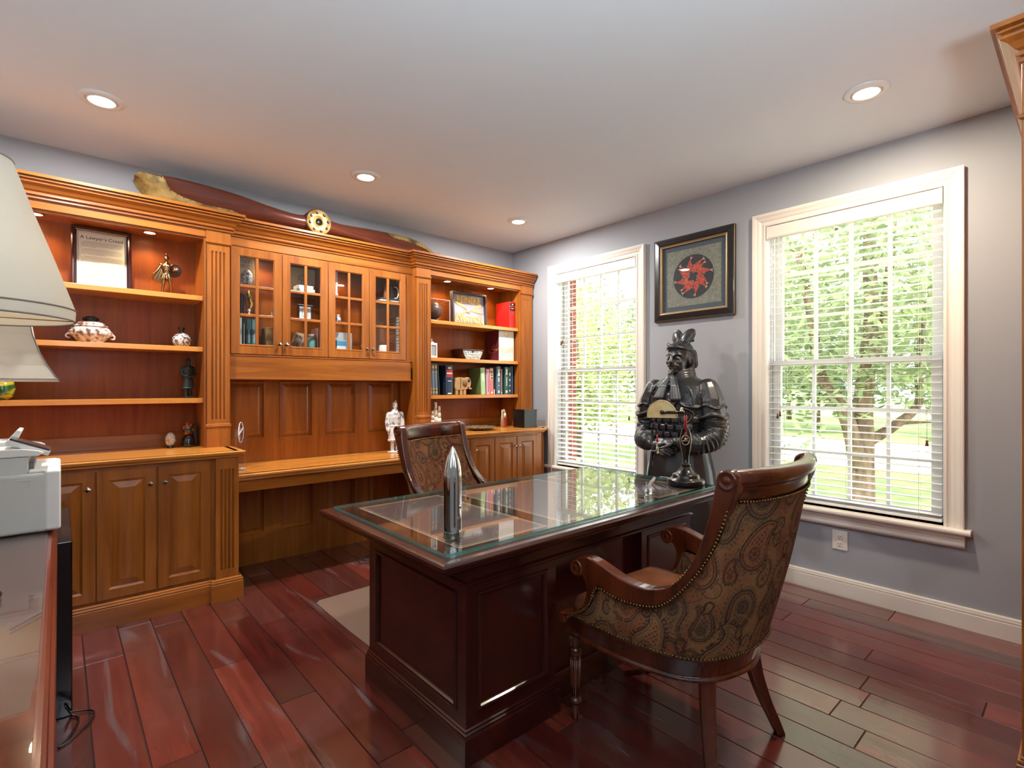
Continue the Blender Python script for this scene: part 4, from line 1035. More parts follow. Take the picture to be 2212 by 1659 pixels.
m = M().lathe([(.03,-.06),(.096,-.055),(.100,-.03),(.100,.05),(.094,.062),(.03,.062)], hub, 36, mtx=RX); obj('hub', m, P_W, t)
m = M().lathe([(.026,.060),(.090,.060),(.092,.064),(.090,.070),(.028,.070),(.026,.066),(.026,.060)], hub, 36, mtx=RX); hp_ = obj('hub_plate', m, mottled('worn brass', [(.35,rgb(150,112,60)),(.65,rgb(206,170,104))], 18, .38, 3, .45), t)
m = M().lathe([(0,.0625),(.0255,.0625),(.0255,.061),(0,.061)], hub, 24, mtx=RX); obj('shaft_hole', m, BLACK, hp_)
for i in range(8):
    a = 2*pi*i/8+.2; c = (hub[0]+.068*cos(a), hub[1], hub[2]+.068*sin(a))
    m = M().lathe([(0,.084),(.006,.084),(.0075,.082),(.0075,.078),(.011,.077),(.011,.070),(0,.070)], c, 6, mtx=RX, smooth=False); obj('bolt', m, plain('bolt steel', rgb(70,66,62), .35, .9), hp_)
single('flat_box', M().box(-.70,-.60,-.26,-.16,2.443,2.475), BLACK, 'small black flat box on top of the right bookcase', 'box', bevel=.002)

# ================================================================ LEFT BOOKCASE CONTENTS
t = thing('framed_document', 'dark framed creed document leaning on the top shelf of the left bookcase', 'framed document', (-3.458,-.1,1.892))
LEAN = R(7.5); BX = Vector((-3.458,-.115,1.893))
rotm = Matrix.Translation(BX) @ Matrix.Rotation(-LEAN,4,'X')
fnl = lambda p, q, h: rotm @ Vector((p, -h, q))
m = M().mold(rect(-.146,.146,0,.385), [(0,-.004),(0,.012),(-.006,.016),(-.012,.013),(-.018,.015),(-.026,.006),(-.026,-.004)], fnl); obj('frame', m, plain('mahogany moulding', rgb(52,20,22), .2, coat=.5), t)
m = M().add([fnl(p,q,0) for p,q in rect(-.124,.124,.022,.363)], [(0,1,2,3)]); dp = obj('paper', m, PAPER, t)
bd = M(); 
for o, w in ((.010,.0012),): bd.mold(rect(-.124+o,.124-o,.022+o,.363-o), [(0,.0006),(-w,.0006)], fnl)
obj('ruled_border', bd, INK, dp)
text("A Lawyer's Creed", .030, lambda a,b,c: fnl(a, .322+b, .0008+c), .0006, dp, INK, sx=.95)
tl = M(); rnd = random.Random(3); z = .296
for para in range(5):
    for k in range(5):
        L = .10 if k < 4 else rnd.uniform(.02,.09); tl.add([fnl(p,q,.0007) for p,q in rect(-.10+(.012 if k == 0 else 0), -.10+2*L, z, z+.0022)], [(0,1,2,3)]); z -= .0078
    z -= .008
o = obj('small_print', tl, plain('faded ink', rgb(140,132,116), .7), dp)
obj('glazing', M().add([fnl(p,q,.004) for p,q in rect(-.124,.124,.022,.363)], [(0,1,2,3)]), PANE, t)

t = thing('lidded_tureen', 'oval white porcelain tureen with brown relief and dark knob on the second left shelf', 'tureen', (-3.515,-.17,1.561))
PORC = mottled('glazed relief porcelain', [(.40,rgb(112,74,56)),(.50,rgb(186,170,158)),(.66,rgb(214,206,198))], 42, .2, 3, coat=.5)
m = M().lathe([(.0,.0),(.058,0),(.062,.006),(.060,.010),(.072,.020),(.088,.036),(.097,.056),(.097,.070),(.090,.086),(.080,.096),(0,.098)], (-3.515,-.17,1.561), 32, sy=.68)
for k in range(16):
    a = 2*pi*k/16; m.ball((-3.515+.091*cos(a), -.17+.062*sin(a), 1.561+.060), (.016,.013,.018), 8)
obj('bowl', m, PORC, t)
m = M().lathe([(.084,.098),(.086,.102),(.070,.112),(.064,.124),(.030,.130),(0,.131)], (-3.515,-.17,1.561), 32, sy=.68); ld = obj('lid', m, PORC, t)
m = M().lathe([(.028,.128),(.036,.134),(.022,.142),(.030,.150),(.020,.160),(0,.162)], (-3.515,-.17,1.561), 14)
for k in range(6): a = pi*k/3; m.ball((-3.515+.03*cos(a), -.17+.02*sin(a), 1.561+.145), .010, 8)
obj('knob', m, plain('dark bronze knob', rgb(46,42,30), .5, .4), ld)
for sg in (-1,1):
    m = M().tube(crom([(-3.515+sg*.090,-.17,1.592),(-3.515+sg*.108,-.17,1.590),(-3.515+sg*.112,-.17,1.606),(-3.515+sg*.097,-.17,1.620)],4), .0055, 8); obj('handle', m, PORC, t)
def lathe_thing(name, label, cat, c, prof, mat, n=28, sx=1, sy=1): return single(name, M().lathe(prof, c, n, sx=sx, sy=sy), mat, label, cat)
t = thing('bud_vase', 'squat round white and brown marbled vase with dark neck on the second left shelf', 'vase', (-3.053,-.17,1.561))
m = M().lathe([(0,0),(.034,0),(.048,.018),(.055,.042),(.052,.062),(.036,.082),(.016,.094),(0,.094)], (-3.053,-.17,1.561), 28); obj('body', m, mottled('marbled glaze', [(.36,rgb(120,92,74)),(.42,rgb(206,206,204)),(.50,rgb(190,192,192)),(.53,rgb(64,42,30)),(.58,rgb(120,96,80)),(.63,rgb(206,206,206))], 22, .15, 2, coat=.6), t)
m = M().lathe([(.015,.092),(.012,.104),(.013,.116),(.024,.126),(.022,.128),(.009,.118),(0,.112)], (-3.053,-.17,1.561), 20); obj('neck', m, plain('dark glaze', rgb(30,24,20), .2, coat=.5), t)
t = thing('glass_egg', 'engraved clear glass egg on a small dark stand, on the left countertop', 'ornament', (-3.120,-.2,.907))
EGG = mottled('frosted engraved glass', [(.4,rgb(150,130,116)),(.6,rgb(196,186,176))], 90, .1, 3, coat=.8)
obj('egg', M().lathe([(0,.012),(.016,.016),(.027,.034),(.031,.052),(.028,.072),(.017,.092),(.007,.100),(0,.101)], (-3.120,-.2,.907), 20, sy=.6), EGG, t)
obj('stand', M().lathe([(0,0),(.020,0),(.021,.004),(.013,.010),(.016,.016),(0,.014)], (-3.120,-.2,.907), 16), BLACK, t)
t = thing('painted_egg', 'small painted lacquer egg on a round black stand, on the left countertop', 'ornament', (-3.020,-.2,.907))
obj('stand', M().lathe([(0,0),(.038,0),(.040,.012),(.037,.05),(.026,.072),(.020,.078),(0,.078)], (-3.020,-.2,.907), 24), GLOSSBLK, t)
obj('egg', M().lathe([(0,.076),(.022,.084),(.033,.106),(.033,.126),(.024,.150),(.012,.163),(0,.166)], (-3.020,-.2,.907), 20), mottled('lacquer scene', [(.38,rgb(24,52,40)),(.48,rgb(40,30,20)),(.54,rgb(150,56,24)),(.62,rgb(196,130,60))], 24, .12, 2, coat=.7), t)
t = thing('picture_stand', 'small black upright plaque against the side at the end of the left countertop', 'plaque', (-2.975,-.13,.907))
obj('plate', M().box(-2.986,-2.966,-.17,-.10,.907,1.05), BLACK, t, .002)
lathe_thing('painted_vase', 'round green, yellow and blue glazed vase behind the lamp on the third left shelf', 'vase', (-3.93,-.2,1.229), [(0,0),(.062,0),(.085,.02),(.094,.055),(.088,.10),(.060,.145),(.036,.17),(.034,.20),(.044,.215),(.040,.215),(.030,.20),(0,.19)],
    mottled('brushed green glaze', [(.36,rgb(20,60,36)),(.46,rgb(52,98,44)),(.52,rgb(196,170,40)),(.56,rgb(60,110,60)),(.66,rgb(84,140,176))], 1.0, .15, 2, coat=.6, sc=(4,4,22)))

# ================================================================ BOOKS
def book(label, x0, x1, h, c, z0, yf=-.262, dep=.19, group=None, lean=0, marks=(), page=PAPER, mc=None, rough=.45):
    """upright book, spine towards the room (-y)"""
    t = thing('book', label, 'book', ((x0+x1)/2, yf+dep/2, z0), 0, group)
    mt = plain('cloth %d %d %d' % tuple(int(v*999) for v in c[:3]), c, rough, coat=.1)
    def P(m):
        if lean:
            px_ = x0 if lean < 0 else x1; a = Matrix.Translation((px_,0,z0)) @ Matrix.Rotation(R(lean),4,'Y') @ Matrix.Translation((-px_,0,-z0)); m.v = [tuple(a @ Vector(v)) for v in m.v]
        return m
    w = x1-x0; b = min(.003, w*.12); r = min(.006, w*.3)
    m = M(); m.box(x0, x0+b, yf+r, yf+dep, z0, z0+h); m.box(x1-b, x1, yf+r, yf+dep, z0, z0+h)
    n = 7; arc = [(x0+w*(1-cos(pi*i/(n-1)))/2, yf+r-r*sin(pi*i/(n-1))) for i in range(n)]
    m.poly(arc+[(x1,yf+r+.003),(x0,yf+r+.003)], XY, z0, z0+h); cv = obj('cover', P(m), mt, t)
    obj('pages', P(M().box(x0+b, x1-b, yf+r+.003, yf+dep-.004, z0+.003, z0+h-.003)), page, t)
    for i, (f0, f1, col, s) in enumerate(marks):
        m = M(); k0, k1 = z0+h*f0, z0+h*f1; a0, a1 = x0+w*(.5-s/2), x0+w*(.5+s/2)
        yy = lambda x: yf+r-r*math.sqrt(max(0,1-((x-x0)/w*2-1)**2))-.0007
        xs = [a0+(a1-a0)*j/6 for j in range(7)]
        m.grid([[Vector((x,yy(x),k0)) for x in xs],[Vector((x,yy(x),k1)) for x in xs]], smooth=True)
        obj('spine_mark', P(m), col, cv)
    return t
G1, W1 = GOLD, CREAM
Z3 = 1.2295; gp = 'blue grey volumes on the third right shelf'
bmk = [(.86,.93,G1,.7),(.72,.76,G1,.7),(.18,.22,G1,.7),(.06,.12,G1,.7)]
for i, x in enumerate((-1.212,-1.181,-1.150)):
    book(['blue grey volume of the matching set, farthest from the navy book','middle blue grey volume of the matching set of three','blue grey volume of the matching set, nearest the thin black book'][i], x+.001, x+.030, .278, rgb(98,116,128), Z3, group=gp, lean=-2.0, marks=bmk)
book('thin black book leaning beside the large navy volume', -1.112, -1.098, .262, rgb(22,22,24), Z3, lean=-3.5, marks=[(.1,.5,NICKEL,.2)])
RED = plain('red label', rgb(150,36,36), .5)
book('large navy volume with a red and gold spine label', -1.040, -.962, .268, rgb(30,46,66), Z3, yf=-.27, marks=[(.60,.86,RED,.8),(.71,.75,W1,.75),(.88,.94,W1,.4),(.46,.48,W1,.5),(.03,.07,W1,.5)])
book('olive green book with a pale green spine', -.632, -.575, .256, rgb(104,128,76), Z3, lean=-2.2, marks=[(.0,1,plain('pale green', rgb(168,196,142), .5),.92),(.5,.8,W1,.25)])
PK = plain('pink cloth', rgb(214,170,178), .5)
book('pale pink book beside the olive green book', -.566, -.524, .244, rgb(206,158,170), Z3, lean=-1, marks=[(.1,.8,plain('rose ink', rgb(150,70,86), .5),.2)])
book('salmon pink book with black lettering blocks', -.522, -.476, .256, rgb(206,112,108), Z3, lean=-1, marks=[(.55,.95,plain('buff', rgb(220,190,150), .5),.8),(.57,.66,BLACK,.5),(.69,.77,BLACK,.5),(.80,.90,BLACK,.5),(.04,.10,W1,.5)])
book('low cream pamphlet between the pink and steel blue books', -.474, -.462, .05, rgb(220,200,176), Z3)
book('steel blue book with white spine lettering', -.440, -.386, .274, rgb(72,104,118), Z3, marks=[(.66,.9,W1,.4),(.45,.6,W1,.25),(.3,.33,W1,.25),(.05,.14,W1,.35)])
book('slim dusty pink book beside the steel blue book', -.384, -.366, .25, rgb(150,104,96), Z3, marks=[(.03,.1,W1,.5)])
book('teal green book with white lettering', -.334, -.288, .272, rgb(48,98,90), Z3, marks=[(.72,.93,W1,.5),(.3,.62,W1,.2),(.05,.14,W1,.5)])
book('deep teal book beside the teal green one', -.286, -.252, .268, rgb(34,72,76), Z3, marks=[(.7,.8,W1,.35),(.5,.56,W1,.35),(.3,.34,W1,.35),(.1,.16,W1,.35)])
book('tall dark navy book on the third right shelf', -.250, -.206, .285, rgb(22,34,74), Z3, yf=-.25, marks=[(.02,.98,plain('silver blue', rgb(150,164,190), .4),.10)])
book('tall dark bottle green book at the end of the third right shelf', -.203, -.199+.0, .29, rgb(18,52,40), Z3, yf=-.255)
t = thing('elephant_figurine', 'carved tan wooden elephant block figurine between the navy and olive green books', 'figurine', (-.84,-.22,1.2295))
EW = wood('pale carved wood', rgb(150,112,66), rgb(190,152,100), 'x', .5, .1)
ex = -.93
m = M(); ol = [(0,.05),(0,.135),(.012,.152),(.05,.162),(.085,.158),(.10,.15),(.13,.163),(.155,.158),(.172,.135),(.176,.105),(.168,.068),(.178,.06),(.186,.064),(.182,.052),(.16,.052),(.142,.075),(.135,.058),(.118,.052)]
m.poly([(p.x,p.y) for p in crom(ol,3,True)], lambda a,b,d: (ex+a, d, 1.2295+b), -.262, -.182); o = obj('body', m, EW, t, .004)
for a in (.004,.052,.092):
    m = M().poly([(a,0),(a+.030,0),(a+.032,.06),(a,.06)], lambda p,q,d: (ex+p, d, 1.2295+q), -.258, -.186); obj('leg', m, EW, t, .003)
m = M().lathe([(0,.0),(.036,0),(.034,.004),(0,.006)], (ex+.105,-.262,1.2295+.108), 18, sx=.75, mtx=RX); obj('ear', m, plain('ear line', rgb(120,84,46), .6), t)
m = M().tube(crom([(ex+.055,-.263,1.2295+.16),(ex+.06,-.2635,1.2295+.11),(ex+.052,-.2635,1.2295+.055)],4), .002, 5); obj('carved_line', m, BLACK, t)
m = M().ball((ex+.152,-.262,1.2295+.132), (.016,.004,.018), 10); obj('face_patch', m, plain('burnt wood', rgb(60,30,18), .6), t)

# ================================================================ RIGHT BOOKCASE, other shelves
t = thing('display_case', 'clear acrylic display cube holding a leather ball on the top right shelf', 'display case', (-1.115,-.165,1.8925))
x0,x1,y0,y1,z0,z1 = -1.225,-.998,-.268,-.06,1.8925,2.084
m = M(); m.box(x0,x1,y0,y1,z0+.006,z1)
obj('cover', m, thin_glass('acrylic', (.98,.98,.98,1), .05), t)
m = M()
for xx in (x0,x1):
    for yy in (y0,y1): m.box(xx-.0015,xx+.0015,yy-.0015,yy+.0015,z0+.006,z1)
for zz in (z1,):
    for yy in (y0,y1): m.box(x0,x1,yy-.0015,yy+.0015,zz-.0015,zz+.0015)
    for xx in (x0,x1): m.box(xx-.0015,xx+.0015,y0,y1,zz-.0015,zz+.0015)
obj('polished_edges', m, plain('polished edge', rgb(240,225,215), .2), t)
obj('base', M().box(x0-.003,x1+.003,y0-.003,y1+.003,z0,z0+.006), BLACK, t)
t = thing('football', 'brown leather football resting inside the acrylic display cube', 'ball', (-1.12,-.165,1.899))
rot = Matrix.Rotation(R(-28),4,'Z'); c = Vector((-1.122,-.165,1.993))
pr = [(.082*math.sqrt(max(0,1-(k/10)**2))**1.15, k/10*.100) for k in range(-10,11)]
m = M().lathe(pr, c, 24, mtx=rot @ Matrix.Rotation(pi/2,4,'Y')); o = obj('panels', m, mottled('pebbled leather', [(.3,rgb(66,42,34)),(.7,rgb(98,66,54))], 40, .4), t)
m = M()
for k in range(4): a = pi*k/2+.5; m.tube([c+rot @ Matrix.Rotation(pi/2,4,'Y') @ Vector((cos(a)*r*1.003,sin(a)*r*1.003,h)) for r,h in pr[1:-1]], .0016, 5)
obj('seams', m, BLACK, o)
obj('stand_ring', M().lathe([(.040,0),(.046,0),(.042,.020),(.036,.020)], (-1.122,-.165,1.899), 20), GLOSSBLK, t)
t = thing('framed_sign', 'shadow-box framed sign reading REINEKE AVIATION on the top right shelf', 'sign', (-.70,-.15,1.8925))
LE = Matrix.Translation((-.694,-.150,1.8930)) @ Matrix.Rotation(R(-4),4,'X'); fs = lambda p,q,h: LE @ Vector((p,-h,q))
m = M().mold(rect(-.203,.203,0,.310), [(0,-.012),(0,.034),(-.004,.036),(-.014,.036),(-.016,.033),(-.017,.004),(-.017,-.012)], fs); obj('frame', m, plain('weathered dark frame', rgb(66,60,58), .5), t)
m = M().add([fs(p,q,.003) for p,q in rect(-.188,.188,.014,.296)], [(0,1,2,3)]); bd = obj('board', m, mottled('grey lilac board', [(.4,rgb(150,138,148)),(.6,rgb(176,164,172))], 9, .7), t)
SG = plain('sign gold', rgb(226,186,104), .4, .2)
text('REINEKE', .094, lambda a,b,c: fs(a, .242+b*.92, .006+c), .005, bd, SG, sx=.80, bold=.0028)
text('AVIATION', .092, lambda a,b,c: fs(a, .056+b*.92, .006+c), .005, bd, SG, sx=.78, bold=.0028)
m = M()
for sg in (-1,1):
    for a0, L in ((22,.150),(-4,.150)) if sg > 0 else ((156,.155),(204,.130)):
        a = R(a0); d = Vector((cos(a),sin(a))); nn = Vector((-d.y,d.x))
        pts = [Vector((0,.148))+d*(.02+L*f)+nn*w for f, w in ((0,.006),(.35,.008),(.7,.012),(.95,.008),(1,0),(.9,-.008),(.6,-.011),(.3,-.008),(0,-.006))]
        m.poly([(p.x,p.y) for p in pts], lambda a,b,d: fs(a,b,d), .004, .008)
obj('wing_emblem', m, SG, bd)
m = M().lathe([(0,.012),(.026,.012),(.030,.008),(.030,.003),(0,.003)], (0,0,0), 24); m.v = [tuple(fs(x, .148+y, z)) for x,y,z in m.v]; r_ = obj('emblem_hub', m, plain('cream enamel', rgb(226,206,186), .4), bd)
m = M()
for k in range(8): a = pi*k/4; m.ball(fs(.020*cos(a), .148+.020*sin(a), .012), .0042, 6)
obj('emblem_studs', m, BLACK, r_)
book('thick red book with two black spine labels on the top right shelf', -.280, -.199, .265, rgb(176,28,26), 1.8925, yf=-.27, dep=.215, marks=[(.84,.95,BLACK,.84),(.66,.79,BLACK,.84),(.875,.915,W1,.22),(.73,.745,W1,.5),(.55,.57,GOLD,.2)])
t = thing('white_lantern', 'small white wooden lantern ornament at the end of the second right shelf', 'lantern', (-1.145,-.2,1.5615))
m = M(); cx, cy = -1.148,-.2
m.box(cx-.036,cx+.036,cy-.036,cy+.036,1.5615,1.580); m.box(cx-.036,cx+.036,cy-.036,cy+.036,1.676,1.695)
for a in (-1,1):
    for b in (-1,1): m.box(cx+a*.031-.005,cx+a*.031+.005,cy+b*.031-.005,cy+b*.031+.005,1.58,1.676)
m.lathe([(.030,1.695),(.018,1.704),(.008,1.712),(.005,1.725),(.008,1.731),(0,1.738)], (cx,cy,0), 12); obj('frame', m, VINYL, t)
obj('panes', M().box(cx-.030,cx+.030,cy-.030,cy+.030,1.58,1.676), thin_glass('frosted pane', (.8,.9,.9,1), .06, .1, .35), t)
t = thing('jewel_box', 'dark wooden box with a flared silver front on the second right shelf', 'box', (-.71,-.15,1.5615))
ol = [(-.085,0),(-.118,.062),(-.120,.085),(.120,.085),(.118,.062),(.085,0)]
DK = wood('dark box wood', rgb(44,18,12), rgb(74,32,22), 'y', .25, .4)
m = M().poly(ol, lambda a,b,d: (-.71+a, d, 1.5615+b), -.232, -.05); obj('body', m, DK, t, .002)
m = M().mold(rect(-.122,.122,-.236,-.046), [(0,.085),(.003,.088),(.001,.096),(-.012,.103),(-.03,.106)], lambda p,q,h: (-.71+p,q,1.5615+h), cap=True, cap0=True); obj('lid', m, DK, t)
m = M().poly([(-.080,.004),(-.112,.062),(-.113,.082),(.113,.082),(.112,.062),(.080,.004)], lambda a,b,d: (-.71+a, d, 1.5615+b), -.2345, -.231)
pl_ = obj('silver_plate', m, mottled('beaten silver', [(.4,rgb(120,122,120)),(.6,rgb(190,192,186))], 60, .3, 3, .7, bump=.4), t)
m = M()
for i in range(7):
    for j in range(2): m.ball((-.71-.075+.025*i+.006*j, -.2345, 1.5615+.030+.022*j), (.011,.004,.010), 8)
obj('embossing', m, plain('embossed silver', rgb(214,212,200), .3, .7), pl_)
m = M().box(-.718,-.700,-.238,-.233,1.5615+.066,1.5615+.086); obj('clasp', m, BLACK, t, .001)
t = thing('presentation_box', 'tall cream and maroon presentation carton with gold script on the second right shelf', 'carton', (-.315,-.17,1.5615))
x0,x1,y0,y1,z0,z1 = -.415,-.217,-.262,-.07,1.5615,1.858
m = M().box(x0,x1,y0,y1,z0,z1); o = obj('carton', m, plain('maroon board', rgb(96,30,38), .5), t)
ff = lambda p,q,h: (x0+p, y0-.0006-h, z0+q); fr = obj('front', M().add([ff(p,q,0) for p,q in rect(.001,.197,.001,.296)], [(0,1,2,3)]), mottled('pearl cream board', [(.3,rgb(206,204,198)),(.7,rgb(222,218,210))], 4, .4), t)
obj('gold_seal', M().lathe([(0,.002),(.017,.002),(.021,.001),(.022,0),(0,0)], ff(.103,.262,0), 24, mtx=RX), GOLD, t)
text('Rosant', .085, lambda a,b,c: ff(.102+a, .108+b+.12*a, .0006+c), .0006, fr, plain('pale gold', rgb(206,190,140), .4, .2), sx=.72, shear=.35)
m = M().tube(crom([(x0-.0008,-.215,z0+.098),(x0-.0008,-.203,z0+.090),(x0-.0008,-.222,z0+.080),(x0-.0008,-.205,z0+.075),(x0-.0008,-.175+.0,z0+.09)],3) if False else crom([(x0-.001,-.105,z0+.100),(x0-.001,-.118,z0+.088),(x0-.001,-.150,z0+.078),(x0-.001,-.200,z0+.085),(x0-.001,-.245,z0+.105),(x0-.001,-.262,z0+.125)],5), .003, 6); obj('flourish', m, GOLD, t)
m = M().tube(crom([(x0-.001,-.20,z0+.160),(x0-.001,-.165,z0+.125),(x0-.001,-.180,z0+.110),(x0-.001,-.240,z0+.108)],5), .0028, 6); obj('flourish', m, GOLD, t)
# ---- right countertop
t = thing('model_ship', 'white-sailed model sailing ship on the right countertop', 'model ship', (-1.142,-.25,.907))
SAIL = plain('sail cloth', rgb(226,220,206), .7)
hull = M(); rows = []
for i in range(9):
    f = i/8; x = -1.20+.115*f; w = .020*sin(pi*min(1,f*1.1+.05))**.6 if f < .95 else .004
    rows.append([Vector((x,-.25+s*w*q,.907+z)) for s,q,z in ((-1,1,.05+.012*abs(f-.5)*2),(-1,.8,.02),(0,0,.006),(1,.8,.02),(1,1,.05+.012*abs(f-.5)*2))])
hull.grid(rows); hull.add([r[0] for r in rows]+[r[4] for r in rows][::-1], [tuple(range(18))]); obj('hull', hull, wood('ship wood', rgb(120,80,36), rgb(170,122,60), 'x', .5), t)
obj('stand', M().box(-1.18,-1.105,-.262,-.238,.907,.914), BLACK, t)
for xm, hh in ((-1.175,.20),(-1.142,.275),(-1.105,.24)):
    ms = obj('mast', M().tube([(xm,-.25,.95),(xm,-.25,.907+hh)], .0022, 6), BLACK, t)
    for k in range(3):
        z0_ = .975+(hh-.08)*k/3; z1_ = z0_+(hh-.09)/3; w = .024-.005*k; m = M()
        m.grid([[Vector((xm+(u*w)*(1-.15*v)+.002, -.25-.013*sin(pi*v)*cos(u*1.3)-.002, z0_+(z1_-z0_)*v)) for u in (-1,-.5,0,.5,1)] for v in (0,.25,.5,.75,1)])
        o = obj('sail', m, SAIL, t); s = o.modifiers.new('thick','SOLIDIFY'); s.thickness = .0012
def bowl(label, x, y, r, h, mat, sy=1): return single('shallow_bowl', M().lathe([(0,.004),(r*.35,.002),(r*.36,0),(r*.42,0),(r*.43,.006),(r*.8,h*.55),(r,h),(r*.985,h+.002),(r*.78,h*.62),(r*.4,.012),(0,.010)], (x,y,.907), 32, sy=sy), mat, label, 'bowl')
bowl('shallow glazed bowl with green and brown pattern on the right countertop', -.757, -.40, .150, .030, mottled('patterned glaze', [(.4,rgb(96,84,62)),(.5,rgb(150,136,104)),(.6,rgb(84,86,70))], 34, .2, 3, coat=.5))
bowl('flat dark brown wooden dish behind the near bowl on the right countertop', -.99, -.20, .10, .030, DK)
t = thing('carved_figurine', 'little carved wooden robed figurine in red with a staff on the right countertop', 'figurine', (-.365,-.28,.907))
c = Vector((-.365,-.28,.907))
obj('robe', M().lathe([(0,0),(.034,0),(.036,.01),(.034,.07),(.030,.10),(.020,.118),(0,.12)], c, 16), wood('carved figure wood', rgb(120,80,44), rgb(168,124,76), 'z', .6), t)
obj('red_panel', M().grid([[c+Vector((.0365*sin(a),-.0365*cos(a)*(1-.1*v),.006+.09*v)) for a in (-.6,-.3,0,.3,.6)] for v in (0,.5,1)]), plain('painted red', rgb(142,34,30), .6), t, fix=False)
m = M().ball(c+Vector((0,-.004,.138)), (.020,.020,.024), 12); m.lathe([(.022,.148),(.014,.162),(.006,.176),(0,.178)], c, 12); obj('head', m, wood('carved face', rgb(160,116,72), rgb(196,156,108), 'z', .6), t)
m = M().ball(c+Vector((0,-.018,.118)), (.016,.010,.024), 10); obj('beard', m, CREAM, t)
obj('staff', M().tube([c+Vector((-.040,-.02,0)),c+Vector((-.040,-.02,.170))], .004, 6), CREAM, t)
t = thing('speaker_box', 'black cube speaker on the corner of the right countertop beside the window', 'speaker', (-.18,-.36,.907))
m = M().box(-.312,-.142,-.52,-.36,.907,1.078); obj('cabinet', m, BLACK, t, .003)
obj('top_plate', M().box(-.314,-.134,-.523,-.355,1.078,1.083), GLOSSBLK, t, .001)
obj('side_reflection', M().box(-.1415,-.135,-.515,-.365,.909,1.076), plain('pale teal reflection', rgb(150,180,182), .3), t)  # pale teal reflection on the speaker's side, painted as a thin strip
single('speaker_cable', M().tube(crom([(-.12,-.40,.911),(-.11,-.50,.912),(-.105,-.60,.912),(-.095,-.632,.905),(-.09,-.646,.86),(-.085,-.655,.72),(-.080,-.655,.55),(-.072,-.658,.35),(-.075,-.665,.02),(-.085,-.70,.006)],5), .0035, 6), plain('pale cable', rgb(186,170,156), .5), 'pale cable hanging over the canted corner of the right base cabinet', 'cable')
single('blind_cord', M().tube(crom([(-.045,-.585,1.05),(-.046,-.585,.90),(-.050,-.588,.77),(-.062,-.615,.70),(-.078,-.652,.655)],5), .0022, 6), VINYL, 'thin white cord sagging between the window casing and the pale cable', 'cord')

# ================================================================ LOW DESK COUNTER
t = thing('acrylic_holder', 'clear acrylic holder at the end of the low desk counter', 'holder', (-2.745,-.36,.747))
ACR = thin_glass('thin acrylic', (.97,.98,.98,1), .06)
c = (-2.748,-.36,.747)
obj('body', M().lathe([(.036,0),(.034,.10),(.040,.20),(.050,.27)], c, 24, caps=False), ACR, t)
obj('base', M().lathe([(0,.0),(.036,0),(.037,.012),(.02,.018),(0,.018)], c, 24), thin_glass('thick acrylic', (.85,.86,.88,1), .12, .05, .25), t)
disc = Matrix.Rotation(R(64),4,'Z') @ Matrix.Rotation(R(90),4,'X')
obj('round_plate', M().lathe([(0,.002),(.066,.002),(.068,0),(.066,-.002),(0,-.002)], (-2.745,-.36,.997), 32, mtx=disc), ACR, t)
pts = [Vector((-2.745,-.36,.997))+disc @ Vector((.068*cos(a),.068*sin(a),0)) for a in [2*pi*k/32 for k in range(32)]]
obj('rim', M().tube(pts, .0022, 6, closed=True), plain('bright rim', rgb(226,226,226), .15), t)
obj('cross_bar', M().tube([pts[2],pts[17]], .004, 6), plain('clear bar', rgb(206,206,206), .2), t)

# ================================================================ INSIDE THE WALL CABINET
ZA, ZB, ZC = 1.5385, 1.8045, 2.0185
t = thing('bible_box', 'upright cream book carton lettered HOLY BIBLE behind the carved egg', 'book', (-2.66,-.10,ZC))
m = M().box(-2.745,-2.600,-.125,-.07,ZC,2.232); o = obj('carton', m, mottled('cream board', [(.3,rgb(176,152,118)),(.7,rgb(196,174,140))], 6, .6), t, .002)
text('HOLY\nBIBLE', .034, lambda a,b,c: (-2.672+a,-.1256-c,2.178+b), .0006, o, plain('brown ink', rgb(110,86,62), .6))
single('carved_egg', M().lathe([(0,0),(.022,.004),(.036,.026),(.039,.05),(.034,.08),(.020,.102),(0,.112)], (-2.664,-.185,ZC), 22), mottled('carved stone', [(.42,rgb(70,62,58)),(.5,rgb(170,160,150)),(.7,rgb(196,188,180))], 70, .5, 2, bump=.5), 'speckled grey carved egg on the top glass shelf of the wall cabinet', 'ornament')
book('black spined book standing behind the gilt trumpet ornament', -2.708, -2.690, .15, rgb(24,20,22), ZB, yf=-.2, dep=.14)
book('dark red book beside the black spined book in the wall cabinet', -2.688, -2.668, .146, rgb(92,34,34), ZB, yf=-.19, dep=.13)
t = thing('gilt_trumpet', 'slender gilt and green horn ornament on a pale foot in the wall cabinet', 'ornament', (-2.65,-.2,ZB))
obj('foot', M().lathe([(0,0),(.012,0),(.010,.008),(.005,.02),(.009,.03),(.012,.036),(.006,.044),(0,.046)], (-2.655,-.2,ZB), 14), CREAM, t)
obj('horn', M().tube(crom([(-2.655,-.2,ZB+.04),(-2.640,-.2,ZB+.07),(-2.645,-.2,ZB+.11),(-2.660,-.2,ZB+.15),(-2.655,-.2,ZB+.175)],4), [.005+.010*sin(pi*k/16) for k in range(17)], 10), mottled('gilt enamel', [(.4,rgb(150,110,40)),(.55,rgb(214,176,90)),(.62,rgb(60,90,50))], 40, .25, 2, .6), t)
single('place_card', M().cbox((-2.484,-.19,ZB+.033), (.014,.05,.066), .3), CREAM, 'small cream card standing on the middle glass shelf', 'card')
